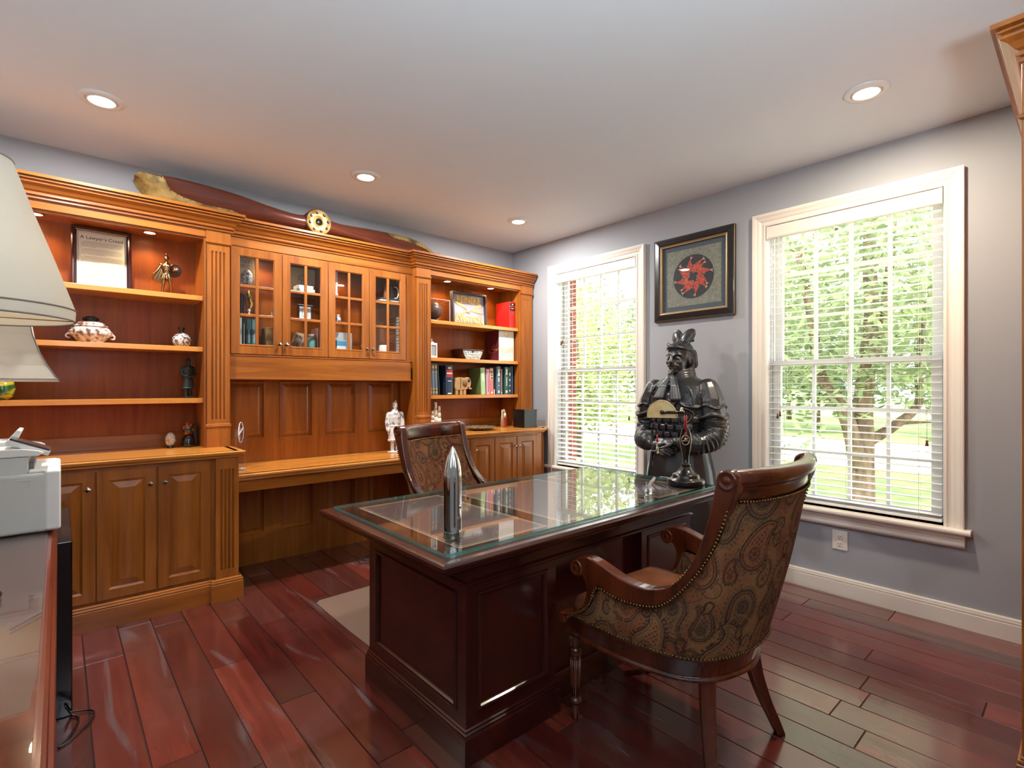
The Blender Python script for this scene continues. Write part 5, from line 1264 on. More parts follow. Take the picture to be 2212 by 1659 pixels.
for i, (a, b, h, c) in enumerate(((-2.716,-2.702,.245,(206,206,196)),(-2.700,-2.676,.240,(26,46,48)),(-2.674,-2.640,.238,(40,70,76)),(-2.638,-2.608,.240,(72,112,116)))):
    book(['thin white book at the end of the bottom row in the wall cabinet','black green book with pale lettering in the wall cabinet','wide dark teal book in the wall cabinet','pale teal book in the wall cabinet'][i], a, b, h, rgb(*c), ZA, yf=-.21, dep=.17, marks=[(.2,.85,W1,.18)] if i == 1 else [(.3,.7,plain('pale blue mark', rgb(150,180,186), .5),.2)] if i else ())
single('wooden_box', M().box(-2.535,-2.478,-.19,-.06,ZA,1.732), EW, 'plain tan wooden box on the floor of the wall cabinet', 'box', bevel=.003)
t = thing('propped_board', 'tan and grey picture board propped behind the white cartons', 'picture', (-2.25,-.05,ZC))
obj('board', M().box(-2.36,-2.14,-.062,-.052,ZC,2.222), mottled('tan board', [(.4,rgb(150,128,96)),(.6,rgb(172,150,118))], 3, .6), t)
m = M(); 
for k in range(9): a = 2*pi*k/9; m.tube([(-2.235+.018*cos(a),-.0635,2.148+.016*sin(a)),(-2.235+.045*cos(a+.3),-.0635,2.148+.030*sin(a+.3))], .0022, 5)
obj('emblem', m, INK, t)
single('white_carton', M().box(-2.33,-2.19,-.20,-.08,ZC,ZC+.022), CREAM, 'wide flat white carton on the top glass shelf', 'box', bevel=.002)
single('white_carton', M().box(-2.315,-2.20,-.19,-.09,ZC+.0222,ZC+.05), VINYL, 'small white carton lying on the wide flat white carton', 'box', bevel=.002)
t = thing('photo_frame', 'dark frame with a white printed card on the middle glass shelf', 'photo frame', (-2.262,-.17,ZB))
m = M().mold(rect(-.056,.056,0,.118), [(0,-.012),(0,.002),(-.004,.004),(-.014,.002),(-.014,-.012)], lambda p,q,h: (-2.262+p,-.19-h,ZB+q)); obj('frame', m, plain('dark frame', rgb(52,30,28), .3), t)
obj('print', M().box(-2.304,-2.220,-.189,-.185,ZB+.014,ZB+.104), VINYL, t)
m = M(); 
for a,b,c_,d in ((-2.285,-2.239,ZB+.03,ZB+.09),): m.mold(rect(a,b,c_,d), [(0,0),(-.003,0)], lambda p,q,h: (p,-.1895,q)); m.box((a+b)/2-.001,(a+b)/2+.001,-.1896,-.1894,c_,d)
obj('printed_lines', m, plain('teal ink', rgb(70,96,90), .6), t)
for i, (xc, an, lb) in enumerate(((-2.318,.35,'tan edged snapshot leaning at an angle on the cabinet floor'),(-2.285,.15,'grey landscape snapshot leaning on the cabinet floor'))):
    t = thing('snapshot', lb, 'photo', (xc,-.19,ZA))
    obj('card', M().cbox((xc,-.17+.02*i,ZA+.087), (.075,.003,.168), 0, 0, .0, an), plain('photo edge', rgb(186,150,116) if i == 0 else rgb(170,168,160), .5), t)
    obj('image', M().cbox((xc,-.1722+.02*i,ZA+.095), (.060,.001,.12), 0, 0, .0, an), mottled('snapshot image', [(.4,rgb(52,46,44)),(.6,rgb(140,130,120))], 30, .3), t)
t = thing('teal_jar', 'teal glass jar with grey lid on the cabinet floor', 'jar', (-2.205,-.17,ZA))
obj('body', M().lathe([(0,0),(.030,0),(.033,.006),(.033,.125),(.028,.138),(0,.14)], (-2.205,-.17,ZA), 20), plain('teal glass', rgb(84,150,150), .12, coat=.6), t)
obj('lid', M().lathe([(.024,.138),(.026,.14),(.026,.165),(0,.168)], (-2.205,-.17,ZA), 20), plain('grey lid', rgb(110,120,118), .4), t)
book('slim pink edged book beside the teal jar', -2.170, -2.160, .215, rgb(190,140,150), ZA, yf=-.19, dep=.13)
book('slim maroon book at the partition of the wall cabinet', -2.158, -2.148, .205, rgb(92,50,52), ZA, yf=-.19, dep=.13)
single('white_column', M().lathe([(0,0),(.014,0),(.014,.01),(.008,.02),(.008,.09),(.013,.10),(.007,.11),(.007,.18),(.011,.19),(0,.2)], (-2.02,-.19,ZC), 14), VINYL, 'slender white column ornament on the top glass shelf', 'ornament')
t = thing('ginger_jar', 'tiny blue and white jar on the middle glass shelf', 'jar', (-2.005,-.19,ZB))
obj('body', M().lathe([(0,0),(.014,0),(.020,.02),(.020,.04),(.012,.054),(0,.055)], (-2.005,-.19,ZB), 18), mottled('blue and white', [(.45,rgb(214,218,222)),(.55,rgb(60,80,120))], 90, .2), t)
obj('lid', M().lathe([(.012,.054),(.012,.064),(.004,.070),(0,.074)], (-2.005,-.19,ZB), 14), CREAM, t)
single('grey_box', M().box(-2.015,-1.862,-.125,-.05,ZA,1.740), plain('pale grey carton', rgb(170,176,180), .5), 'pale blue grey upright carton on the cabinet floor', 'box', bevel=.003)
t = thing('blue_box', 'small bright blue and white carton in front of the grey one', 'box', (-1.985,-.18,ZA))
obj('carton', M().box(-2.025,-1.950,-.21,-.15,ZA,1.672), VINYL, t, .002)
obj('blue_band', M().box(-2.0256,-1.9494,-.2106,-.1494,1.625,1.664), plain('bright blue', rgb(44,150,196), .4), t)
t = thing('yellow_haired_figurine', 'tiny figurine with a yellow head beside the white rock on the cabinet floor', 'figurine', (-1.80,-.2,ZA))
obj('body', M().lathe([(0,0),(.018,0),(.015,.03),(.008,.07),(0,.074)], (-1.80,-.2,ZA), 14), CREAM, t)
obj('head', M().ball((-1.80,-.2,ZA+.098), (.019,.018,.024), 14), plain('yellow hair', rgb(222,190,60), .4), t)
single('white_pebble', M().ball((-1.835,-.2,ZA+.022), (.022,.02,.022), 12), VINYL, 'small white stone beside the tiny yellow-headed figurine', 'stone')
single('dark_folder', M().box(-1.66,-1.44,-.22,-.06,ZC,ZC+.012), CREAM, 'cream folder under the dark one on the top glass shelf', 'folder', bevel=.001)
single('dark_folder', M().box(-1.65,-1.445,-.215,-.06,ZC+.0122,ZC+.030), plain('slate card', rgb(58,62,74), .5), 'slate grey folder lying on the cream folder', 'folder', bevel=.001)
single('copper_cup', M().lathe([(0,0),(.020,0),(.021,.004),(.018,.06),(.020,.125),(.017,.125),(.015,.01),(0,.008)], (-1.585,-.17,ZC+.0302), 18), plain('bright copper', rgb(206,140,96), .25, .8), 'tall copper cup on the slate grey folder', 'cup')
t = thing('dark_stein', 'dark stein with a pale handle on the slate grey folder', 'mug', (-1.53,-.17,ZC+.0302))
obj('body', M().lathe([(0,0),(.028,0),(.030,.008),(.026,.10),(.028,.12),(.024,.12),(.022,.012),(0,.01)], (-1.535,-.17,ZC+.0302), 20), plain('dark pottery', rgb(50,32,28), .3), t)
obj('handle', M().tube(crom([(-1.510,-.175,ZC+.040),(-1.482,-.18,ZC+.046),(-1.470,-.18,ZC+.085),(-1.482,-.18,ZC+.130),(-1.512,-.175,ZC+.136)],4), .006, 8), CREAM, t)
t = thing('white_mug', 'white lidded canister on the floor of the wall cabinet', 'mug', (-1.612,-.19,ZA))
obj('body', M().lathe([(0,0),(.040,0),(.042,.005),(.041,.105),(.038,.112),(0,.113)], (-1.612,-.19,ZA), 24), VINYL, t)
UPL = 95
# ================================================================ ON THE DESK
t = thing('rocket_sculpture', 'tall polished chrome bullet-shaped sculpture on the corner of the glass desk top', 'sculpture', (-2.622,-2.648,GZ))
c = Vector((-2.622,-2.648,GZ)); Hh = .322; rows = []
for j in range(41):
    f = j/40; z = Hh*f; r = .0315 if f < .66 else .0315*max(0,1-((f-.66)/.34)**1.9)**.78
    if j == 40: r = .0006
    row = []
    for i in range(48):
        a = 2*pi*i/48+.2; fl_ = 0
        if .09 < f < .97: e = min(1,(f-.09)/.03, (.97-f)/.12); fl_ = .16*e*max(0,cos(3*a))**6+.10*e*max(0,cos(3*a+pi))**8
        row.append(c+Vector((r*(1-fl_)*cos(a), r*(1-fl_)*sin(a), z)))
    rows.append(row)
m = M().grid(rows, wrap=True); m.add(rows[0], [tuple(range(48))[::-1]]); m.add(rows[-1], [tuple(range(48))]); obj('body', m, CHROME, t)
m = M().poly([(.029,.035),(.036,.028),(.037,.040),(.034,.075),(.029,.105)], lambda a,b,d: c+Vector((a*cos(-1.25)-d*sin(-1.25), a*sin(-1.25)+d*cos(-1.25), b)), -.0035, .0035); obj('fin', m, CHROME, t, .001)
obj('nub', M().ball(c+Vector((.0315*cos(-1.2),.0315*sin(-1.2),.112)), (.005,.005,.007), 10), CHROME, t)
obj('base_ring', M().lathe([(.0,.001),(.0318,.0),(.0322,.004),(.0318,.022),(.0312,.026),(0,.024)], c, 32), plain('brushed base', rgb(150,146,138), .2, 1), t)

OIL = plain('oil-rubbed bronze', rgb(30,25,23), .28, .6, coat=.3)
t = thing('bankers_lamp', 'dark bronze desk lamp with cream half-round glass shade at the far end of the desk', 'desk lamp', (-1.080,-2.655,GZ))
c = Vector((-1.080,-2.655,GZ))
m = M().lathe([(0,0),(.096,0),(.099,.004),(.099,.022),(.096,.027),(.078,.031),(.072,.040),(.071,.050),(.064,.056),(.050,.062),(.034,.078),(.026,.092),(.022,.098),(0,.098)], c, 40); obj('base', m, OIL, t)
m = M().lathe([(.021,.096),(.026,.100),(.026,.106),(.018,.110),(.0165,.14),(.020,.165),(.028,.205),(.031,.235),(.029,.265),(.021,.298),(.012,.306),(.012,.325),(0,.326)], c, 28); obj('column', m, OIL, t)
# shade: half cylinder of glass, seen on its D-shaped end; axis runs to the wall
pv = Vector((c.x-.02, c.y+.012, c.z+.395))
ax_ = Vector((.87,.50,0)).normalized(); lf = Vector((-.50,.87,0)).normalized()      # axis of the shade, and its sideways direction
sc0 = pv+lf*.100
prof = [(.078*cos(a)+.012*sin(a), .092*sin(a)-.030) for a in [pi*k/20 for k in range(21)]]
m = M(); prof2 = [(x*.95, z*.95-.001) for x, z in prof]
full = prof+prof2[::-1]
A0, A1 = -.105, .105
vs = [sc0+lf*p+Vector((0,0,q))+ax_*d for d in (A0,A1) for p, q in full]; n = len(full)
m.add(vs, [tuple(range(n))[::-1], tuple(range(n,2*n))]+[(i,(i+1)%n,n+(i+1)%n,n+i) for i in range(n)])
for d in (A0,A1):      # D-shaped glass ends
    m.add([sc0+lf*p+Vector((0,0,q))+ax_*d for p, q in prof], [tuple(range(len(prof)))])
SHD = mottled('cream alabaster glass', [(.35,rgb(226,192,122)),(.55,rgb(240,214,152)),(.75,rgb(244,226,178))], 16, .18, 4, coat=.5)
obj('shade', m, SHD, t, fix=False)
m = M().tube([pv+ax_*-.112+lf*-.005, sc0+ax_*-.112], .0075, 10); m.ball(sc0+ax_*-.112, .012, 10); m.tube([pv+ax_*-.112+lf*-.005, pv+Vector((0,0,0))+ax_*.0], .0065, 8); obj('shade_arm', m, OIL, t)
m = M().tube(crom([c+Vector((0,0,.322)), c+Vector((0,0,.35))-lf*.028, c+Vector((0,0,.385))-lf*.034, pv-lf*.012+Vector((0,0,.014)), pv+lf*.01],5), .0065, 8); obj('gooseneck', m, OIL, t)
m = M().ball(pv, .013, 12); m.ball(pv+Vector((0,0,.016)), .009, 10); obj('pivot', m, CHROME, t)
obj('cord', M().tube(crom([c+Vector((.06,.07,.03)),c+Vector((.10,.085,.022)),c+Vector((.085,.14,.004)),c+Vector((.06,.2,.004))],5), .0035, 6), plain('silver cord', rgb(150,150,150), .4), t)
def pendant(label, top, zr0, zr1, zc, turn, chain):
    t = thing('ribbon_ornament', label, 'ornament', (top.x,top.y,zc-.03), group='silver disc ornaments on red ribbons at the desk lamp')
    RB_ = plain('red ribbon', rgb(176,24,30), .45)
    m = M(); 
    if chain: m.tube([top, Vector((top.x,top.y,zr0))], .0009, 5); obj('thread', m, plain('thread', rgb(120,116,110), .5), t); m = M()
    d = Vector((cos(turn), sin(turn), 0))
    for s in (-1,1): m.tube([Vector((top.x,top.y,zr0))+d*.006*s*(0 if chain else 1), Vector((top.x,top.y,(zr0+zr1)/2))+d*.005*s, Vector((top.x,top.y,zr1))], .003, 6)
    if chain:
        for k in range(5): m.ball(Vector((top.x,top.y,zr0-.008*k))+d*(.004*(-1)**k), (.006,.006,.007), 8)
    else: m.ball(Vector((top.x,top.y,zr1+.004)), (.006,.006,.006), 8)
    obj('ribbon', m, RB_, t)
    n_ = Vector((-d.y,d.x,0)); cc = Vector((top.x,top.y,zc)); SV = plain('old silver', rgb(196,184,160), .25, .9)
    ring = [cc+d*.021*cos(a)+Vector((0,0,.026*sin(a))) for a in [2*pi*k/28 for k in range(28)]]
    obj('ring', M().tube(ring, .0026, 6, closed=True), SV, t)
    m = M().tube([cc-d*.021-Vector((0,0,.004)), cc+d*.021-Vector((0,0,.004))], .0022, 6); m.ball(cc+Vector((0,0,.004)), (.006,.006,.010), 8); m.tube([cc+d*.004-Vector((0,0,.004)), cc+d*.010+Vector((0,0,.012))], .002, 5)
    if chain: m.tube([cc-d*.0-Vector((0,0,.006))-Vector((.03,-.02,.006)), cc-Vector((0,0,.006))+Vector((.03,-.02,.004))], .0016, 5)
    obj('boat_emblem', m, SV, t)
pendant('silver disc ornament on a straight red ribbon hanging against the lamp column', c+Vector((-.046,-.024,.37)), GZ+.378, GZ+.275, GZ+.243, R(-40), False)
tp = sc0+lf*.03; pendant('silver disc ornament on a thin thread under the lamp shade', Vector((tp.x,tp.y,tp.z-.02)), GZ+.262, GZ+.222, GZ+.185, R(20), True)
t = thing('crystal_figurine', 'small clear crystal figurine on the desk beside the lamp', 'figurine', (-1.453,-2.672,GZ))
CRY = N('cut crystal'); g = CRY.n('ShaderNodeBsdfPrincipled'); g.inputs['Base Color'].default_value = (.9,.92,.93,1); g.inputs['Roughness'].default_value = .03; g.inputs['Transmission Weight'].default_value = .75; g.inputs['Coat Weight'].default_value = 1; CRY.l(g.outputs[0], CRY.out.inputs[0]); CRY = CRY.mat
cc = Vector((-1.453,-2.672,GZ)); m = M()
for j, (r, z) in enumerate(((.022,.0),(.027,.014),(.024,.032),(.012,.042))): pass
m.lathe([(0,0),(.020,0),(.027,.012),(.026,.026),(.016,.038),(0,.042)], cc, 9, smooth=False); obj('body', m, CRY, t)
m = M().tube([cc+Vector((-.012,0,.030)), cc+Vector((.004,-.004,.052)), cc+Vector((.030,-.012,.078))], [.009,.008,.006], 6, smooth=False); obj('neck', m, CRY, t)
m = M().tube([cc+Vector((-.018,.004,.036)), cc+Vector((-.020,.004,.058))], [.006,.004], 6, smooth=False); obj('tail', m, CRY, t)

# ================================================================ PICTURE BETWEEN THE WINDOWS
t = thing('framed_picture', 'square black framed picture of red fish in a ring, hung between the windows', 'picture', (0,-2.099,1.823))
Y0, Y1, Z0, Z1 = -2.43, -1.768, 1.823, 2.477
fp = lambda p,q,h: (-h, p, q)
m = M().mold(rect(Y0,Y1,Z0,Z1), [(0,0),(0,.020),(-.004,.026),(-.010,.026),(-.045,.032),(-.050,.028),(-.052,.026)], fp); obj('frame', m, plain('black lacquer', rgb(22,20,20), .3, coat=.2), t)
m = M().mold(rect(Y0,Y1,Z0,Z1), [(-.052,.026),(-.055,.030),(-.060,.028),(-.063,.024),(-.068,.024),(-.071,.018),(-.071,.004)], fp); obj('gilt_slip', m, plain('antique gilt', rgb(150,128,92), .35, .5), t)
m = M().mold(rect(Y0,Y1,Z0,Z1), [(.0005,.018),(.001,.022),(-.003,.0265)], fp); obj('outer_gilt', m, plain('antique gilt line', rgb(120,100,70), .4, .5), t)
i = .071
obj('mat_border', M().add([fp(p,q,.006) for p,q in rect(Y0+i,Y1-i,Z0+i,Z1-i)], [(0,1,2,3)]), plain('slate mat', rgb(70,82,92), .7), t)
i = .108
bk_ = obj('picture_ground', M().add([fp(p,q,.0072) for p,q in rect(Y0+i,Y1-i,Z0+i,Z1-i)], [(0,1,2,3)]), mottled('flecked grey green silk', [(.3,rgb(104,106,96)),(.5,rgb(122,124,112)),(.7,rgb(138,138,124))], 60, .7, 6), t)
cy, cz, rr_ = (Y0+Y1)/2, (Z0+Z1)/2, .168
obj('dark_disc', M().add([fp(cy+rr_*cos(a), cz+rr_*sin(a), .008) for a in [2*pi*k/48 for k in range(48)]], [tuple(range(48))]), plain('dark slate disc', rgb(44,46,50), .7), bk_)
fi = M(); tl_ = M(); ol_ = M()
for k in range(12):
    a = 2*pi*k/12+.12; cu = (.6,.1,.45,.7,.2,.35)[k % 6]; out = .034+.008*(k % 3)
    pts = []
    L = .080+.010*(k % 2); hz = .0084+.00015*k
    sp_ = [Vector((cos(a),sin(a)))*(out+L*f)+Vector((-sin(a),cos(a)))*(cu*L*f*f) for f in [j/8 for j in range(9)]]
    wd = [.005,.015,.020,.0215,.020,.016,.011,.006,.005]
    Lp, Rp = [], []
    for j in range(9):
        d = (sp_[min(j+1,8)]-sp_[max(j-1,0)]).normalized(); nn = Vector((-d.y,d.x)); Lp.append(sp_[j]+nn*wd[j]*.8); Rp.append(sp_[j]-nn*wd[j]*.8)
    mid = sp_[4]; ol_.add([fp(cy+p.x, cz+p.y, hz) for p in [mid+(q-mid)*1.13 for q in Lp+Rp[::-1]]], [tuple(range(18))])
    fi.add([fp(cy+p.x, cz+p.y, hz+.0001) for p in Lp+Rp[::-1]], [tuple(range(18))])
    e = sp_[8]; d = (sp_[8]-sp_[6]).normalized(); nn = Vector((-d.y,d.x))
    tl_.add([fp(cy+p.x, cz+p.y, hz+.0001) for p in (e-d*.004, e+d*.022+nn*.014, e+d*.014, e+d*.024-nn*.012)], [(0,1,2,3)])
    for s in (-1,1):
        b_ = sp_[3]+Vector((-(sp_[4]-sp_[2]).normalized().y,(sp_[4]-sp_[2]).normalized().x))*s*.017
        tl_.add([fp(cy+p.x, cz+p.y, hz) for p in (b_, b_+(sp_[4]-sp_[2]).normalized()*.016+Vector((-(sp_[4]-sp_[2]).normalized().y,(sp_[4]-sp_[2]).normalized().x))*s*.009, b_+(sp_[4]-sp_[2]).normalized()*.012)], [(0,1,2)])
obj('red_fish', fi, mottled('painted red', [(.35,rgb(150,38,24)),(.6,rgb(190,62,38)),(.8,rgb(206,96,60))], 40, .6), bk_, fix=False)
obj('fish_outline', ol_, plain('pale outline', rgb(168,104,84), .6), bk_, fix=False)
obj('pale_fins', tl_, plain('pale fin', rgb(196,150,130), .6), bk_, fix=False)
obj('glazing', M().add([fp(p,q,.014) for p,q in rect(Y0+.071,Y1-.071,Z0+.071,Z1-.071)], [(0,1,2,3)]), PANE, t)

# ================================================================ LEFT FOREGROUND: table, printer, lamps, tower
t = thing('side_table', 'dark wood table with a glass sheet, at the near edge, carrying the printer', 'table', (-3.96,-2.25,0))
x0,x1,y0,y1 = -4.26,-3.662,-3.70,-.74
EDG = [(-.10,.722),(-.03,.718),(-.012,.722),(-.010,.728),(-.002,.734),(0,.742),(-.002,.750),(-.008,.753),(-.010,.757),(-.016,.760),(-.022,.761)]
m = M().mold([(x0,y0),(x1,y0),(x1,y1),(x0,y1)], EDG, XY, cap=True, cap0=True); obj('top', m, wood('side table wood', rgb(74,26,16), rgb(118,50,32), 'y', .25, .4), t)
m = M(); m.box(x0+.06,x1-.06,y0+.06,y0+.08,.697,.7215); m.box(x0+.06,x1-.06,y1-.08,y1-.06,.697,.7215); m.box(x0+.06,x0+.08,y0+.08,y1-.08,.697,.7215); m.box(x1-.085,x1-.065,y0+.08,y1-.08,.697,.7215); obj('apron', m, D_Y, t)
for a in (x0+.085,x1-.36):
    for b in (y0+.085,y1-.085): obj('leg', M().lathe([(.016,0),(.020,.03),(.028,.40),(.032,.60),(.032,.72)], (a,b,0), 14), D_Z, t)
gs = thing('glass_sheet', 'clear glass sheet lying on the near side table under the printer', 'glass sheet', (-3.96,-2.25,.7615))
obj('sheet', M().box(x0+.025,x1-.026,y0+.02,y1-.02,.7615,.7685), DGL, gs)
t = thing('printer', 'white multifunction printer on the glass-topped side table', 'printer', (-3.85,-1.39,.769))
PW = plain('printer white', rgb(228,227,222), .4); PG = plain('printer grey', rgb(196,197,191), .45)
obj('body', M().box(-4.08,-3.6545,-1.598,-1.17,.769,.985), PG, t, .012, seg=3)
obj('front_shell', M().box(-3.70,-3.6525,-1.600,-1.165,.772,.992), PW, t, .010, seg=3)
obj('upper_body', M().box(-4.08,-3.742,-1.575,-1.19,.98,1.046), PG, t, .006)
m = M().box(-3.742,-3.665,-1.585,-1.175,.985,.994); obj('output_tray', m, PW, t, .004)
obj('tray_slot', M().box(-3.7435,-3.728,-1.53,-1.24,.993,1.018), plain('slot grey', rgb(96,92,96), .5), t)
obj('scanner_lid', M().poly([(-4.08,1.046),(-3.715,1.046),(-3.70,1.056),(-3.715,1.066),(-3.76,1.074),(-4.08,1.078)], lambda a,b,d: (a,d,b), -1.58, -1.18), PW, t, .003)
ob_ = obj('control_panel', M().cbox((-3.742,-1.50,1.076), (.125,.13,.018), 0, 0, 0, R(24)), PW, t, .004)
obj('screen', M().cbox((-3.737,-1.50,1.0875), (.118,.125,.006), 0, 0, 0, R(24)), plain('dark panel', rgb(66,54,52), .25), ob_)
obj('paper_support', M().poly([(-3.93,1.07),(-3.79,1.07),(-3.765,1.13),(-3.778,1.135),(-3.81,1.09),(-3.93,1.09)], lambda a,b,d: (a,d,b), -1.42, -1.22), PW, t, .003)
for z in (.90,.93):
    pass
for xq, zq in ((-3.752,.948),): 
    m = M().mold(rect(xq-.018,xq+.018,zq-.016,zq+.016), [(0,.0),(0,.0015),(-.0025,.0015),(-.0025,-.001)], XZ(-1.598), cap=True); obj('side_catch', m, PG, t)
single('storage_tower', M().box(-3.95,-3.618,-1.462,-.70,0,.69), GLOSSBLK, 'glossy black floor-standing cabinet between the side table and the left base cabinet', 'cabinet', bevel=.004)
single('floor_cable', M().tube([Vector((x,y,z)) for x,y,z in crom([(-3.64,-1.475,.05),(-3.62,-1.48,.012),(-3.60,-1.52,.006),(-3.625,-1.62,.006),(-3.66,-1.68,.006),(-3.625,-1.655,.006),(-3.565,-1.56,.008),(-3.555,-1.50,.008),(-3.585,-1.468,.008),(-3.63,-1.468,.02)],6)], .0035, 6), BLACK, 'thin black cable looped on the floor beside the glossy black cabinet', 'cable')
single('power_cable', M().tube([Vector((-1.93+.10*cos(a*1.9+.4)*(1-.02*k)+.012*k*.3, -.58+.05*sin(a*2.0)+.004*k, .006+.004*(k % 5))) for k, a in enumerate([i*.33 for i in range(48)])], .0042, 6), BLACK, 'coiled black power cable on the floor under the low desk counter', 'cable')
LSH = N('linen lampshade'); d_ = LSH.n('ShaderNodeBsdfDiffuse'); d_.inputs[0].default_value = rgb(226,218,204); tr = LSH.n('ShaderNodeBsdfTranslucent'); tr.inputs[0].default_value = rgb(232,222,200); mx = LSH.n('ShaderNodeMixShader', i_0=.35); LSH.l(d_.outputs[0], mx.inputs[1]); LSH.l(tr.outputs[0], mx.inputs[2]); LSH.l(mx.outputs[0], LSH.out.inputs[0]); LSH = LSH.mat
SEAM = plain('shade piping', rgb(120,108,100), .6)
t = thing('table_lamp', 'table lamp with a large white cone shade, the one nearest the viewer', 'table lamp', (-3.83,-2.315,.769))
c = Vector((-3.83,-2.315,0))
obj('base', M().lathe([(0,.769),(.062,.769),(.065,.776),(.060,.785),(.022,.80),(.014,.83),(.022,.88),(.030,.98),(.026,1.08),(.012,1.16),(.009,1.20),(.009,1.44),(0,1.445)], c, 24), plain('lamp bronze', rgb(66,48,34), .35, .7), t)
sh = obj('shade', M().lathe([(.205,1.470),(.207,1.500),(.165,1.63),(.120,1.76),(.085,1.87),(.083,1.87),(.118,1.76),(.163,1.63),(.203,1.502),(.2035,1.474),(.205,1.470)], c, 48), LSH, t)
for z, r in ((1.4715,.2055),(1.500,.2072),(1.869,.0855)): obj('piping', M().tube([c+Vector((r*cos(a),r*sin(a),z)) for a in [2*pi*k/48 for k in range(48)]], .0022, 6, closed=True), SEAM, sh)
obj('spider', M().tube([c+Vector((-.205,0,1.474)),c+Vector((.205,0,1.474))], .0015, 5), BRASS, t)
t = thing('table_lamp', 'table lamp with a square flared bell shade, behind the printer', 'table lamp', (-3.90,-1.03,.769))
c = Vector((-3.90,-1.03,0))
obj('base', M().lathe([(0,.769),(.055,.769),(.055,.785),(.03,.80),(.012,.83),(.010,1.30),(0,1.31)], c, 20), plain('lamp bronze two', rgb(66,48,34), .35, .7), t)
prof = [(.243,1.325),(.205,1.39),(.178,1.45),(.158,1.52),(.146,1.60)]
rows = []
for r, z in prof: rows.append([c+Vector((sx*r, sy*r*.9, z)) for sx, sy in ((1,-1),(1,0),(1,1),(0,1),(-1,1),(-1,0),(-1,-1),(0,-1))])
m = M(); n = 8
for k in range(len(rows)-1):
    m.grid([rows[k],rows[k+1]], wrap=True, smooth=False)
sh = obj('shade', m, LSH, t); s = sh.modifiers.new('thick','SOLIDIFY'); s.thickness = .002
for q in (0,2,4,6): obj('corner_seam', M().tube([rw[q] for rw in rows], .0022, 5), SEAM, sh)
obj('hem', M().tube([c+Vector((sx*.240,sy*.216,1.333)) for sx, sy in ((1,-1),(1,1),(-1,1),(-1,-1))], .0018, 4, closed=True), SEAM, sh)

# ================================================================ RIGHT FOREGROUND BOOKCASE
t = thing('tall_cabinet', 'tall cherry cabinet end with crown moulding at the near right edge', 'cabinet', (-.7,-4.2,0))
m = M().box(-1.38,-.03,-4.40,-3.985,0,2.40); obj('carcass', m, W_Z, t, .003)
pth = [(-1.376,-4.40),(-1.376,-3.99),(-.03,-3.99)]
cm = M().mold(pth, [(-o_,h) for o_,h in CORN], XY, closed=False, ends=True); obj('cornice', cm, W_X, t)
cm = M().mold(pth, [(0,2.135),(-.004,2.14),(-.014,2.146),(-.015,2.154),(-.006,2.160),(0,2.164)], XY, closed=False); obj('capital', cm, W_X, t)
cm = M().mold(pth, [(-o_,h) for o_,h in PLINTH], XY, closed=False, ends=True); obj('plinth', cm, W_X, t)

for lp in ((-3.83,-2.315,1.60),(-3.90,-1.03,1.42)):  # faint bulbs added inside the shades; the lamps themselves stand unlit
    l = bpy.data.lights.new('bulb','POINT'); l.energy = 1; l.shadow_soft_size = .03; l.color = (1,.93,.82)
    o = bpy.data.objects.new('bulb', l); COL.objects.link(o); o.location = lp
    own = min((q for q in bpy.data.objects if q.name.startswith('table_lamp')), key=lambda q: abs(q.location.y-lp[1])); o.parent = own; o.location = Vector(lp)-own.location
t = thing('added_uplighter', 'bronze uplighter floor lamp added out of view behind the viewer', 'floor lamp', (-3.6,-4.62,0))  # uplighter added out of view to brighten the ceiling
c = Vector((-3.6,-4.62,0))
obj('base', M().lathe([(0,0),(.14,0),(.14,.02),(.03,.04),(.014,.06),(.012,1.22),(.03,1.26),(0,1.27)], c, 24), plain('added uplighter bronze', rgb(66,48,34), .35, .7), t)
obj('bowl', M().lathe([(.03,1.25),(.10,1.28),(.17,1.35),(.175,1.37),(.165,1.37),(.09,1.295),(.0,1.275)], c, 32), plain('enamel bowl', rgb(230,228,222), .4), t)
l = bpy.data.lights.new('bulb', 'AREA'); l.shape = 'DISK'; l.size = .30; l.energy = UPL; l.color = (.86,.95,1)
o = bpy.data.objects.new('bulb', l); COL.objects.link(o); o.parent = t; o.location = (0,0,1.375); o.rotation_euler = (pi,0,0)
# ================================================================ OUTSIDE
GZL = -.45
GRASS = mottled('lawn', [(.35,rgb(96,124,60)),(.65,rgb(140,160,90))], 3, .9)
struct('ground', M().box(.32,90,-40,70,GZL-.1,GZL), GRASS, label='green lawn outside the windows', cat='lawn')
struct('driveway', M().box(9.5,15.5,-40,70,GZL,GZL+.02), plain('pale concrete', rgb(214,210,204), .8), label='pale concrete driveway beyond the lawn', cat='driveway')
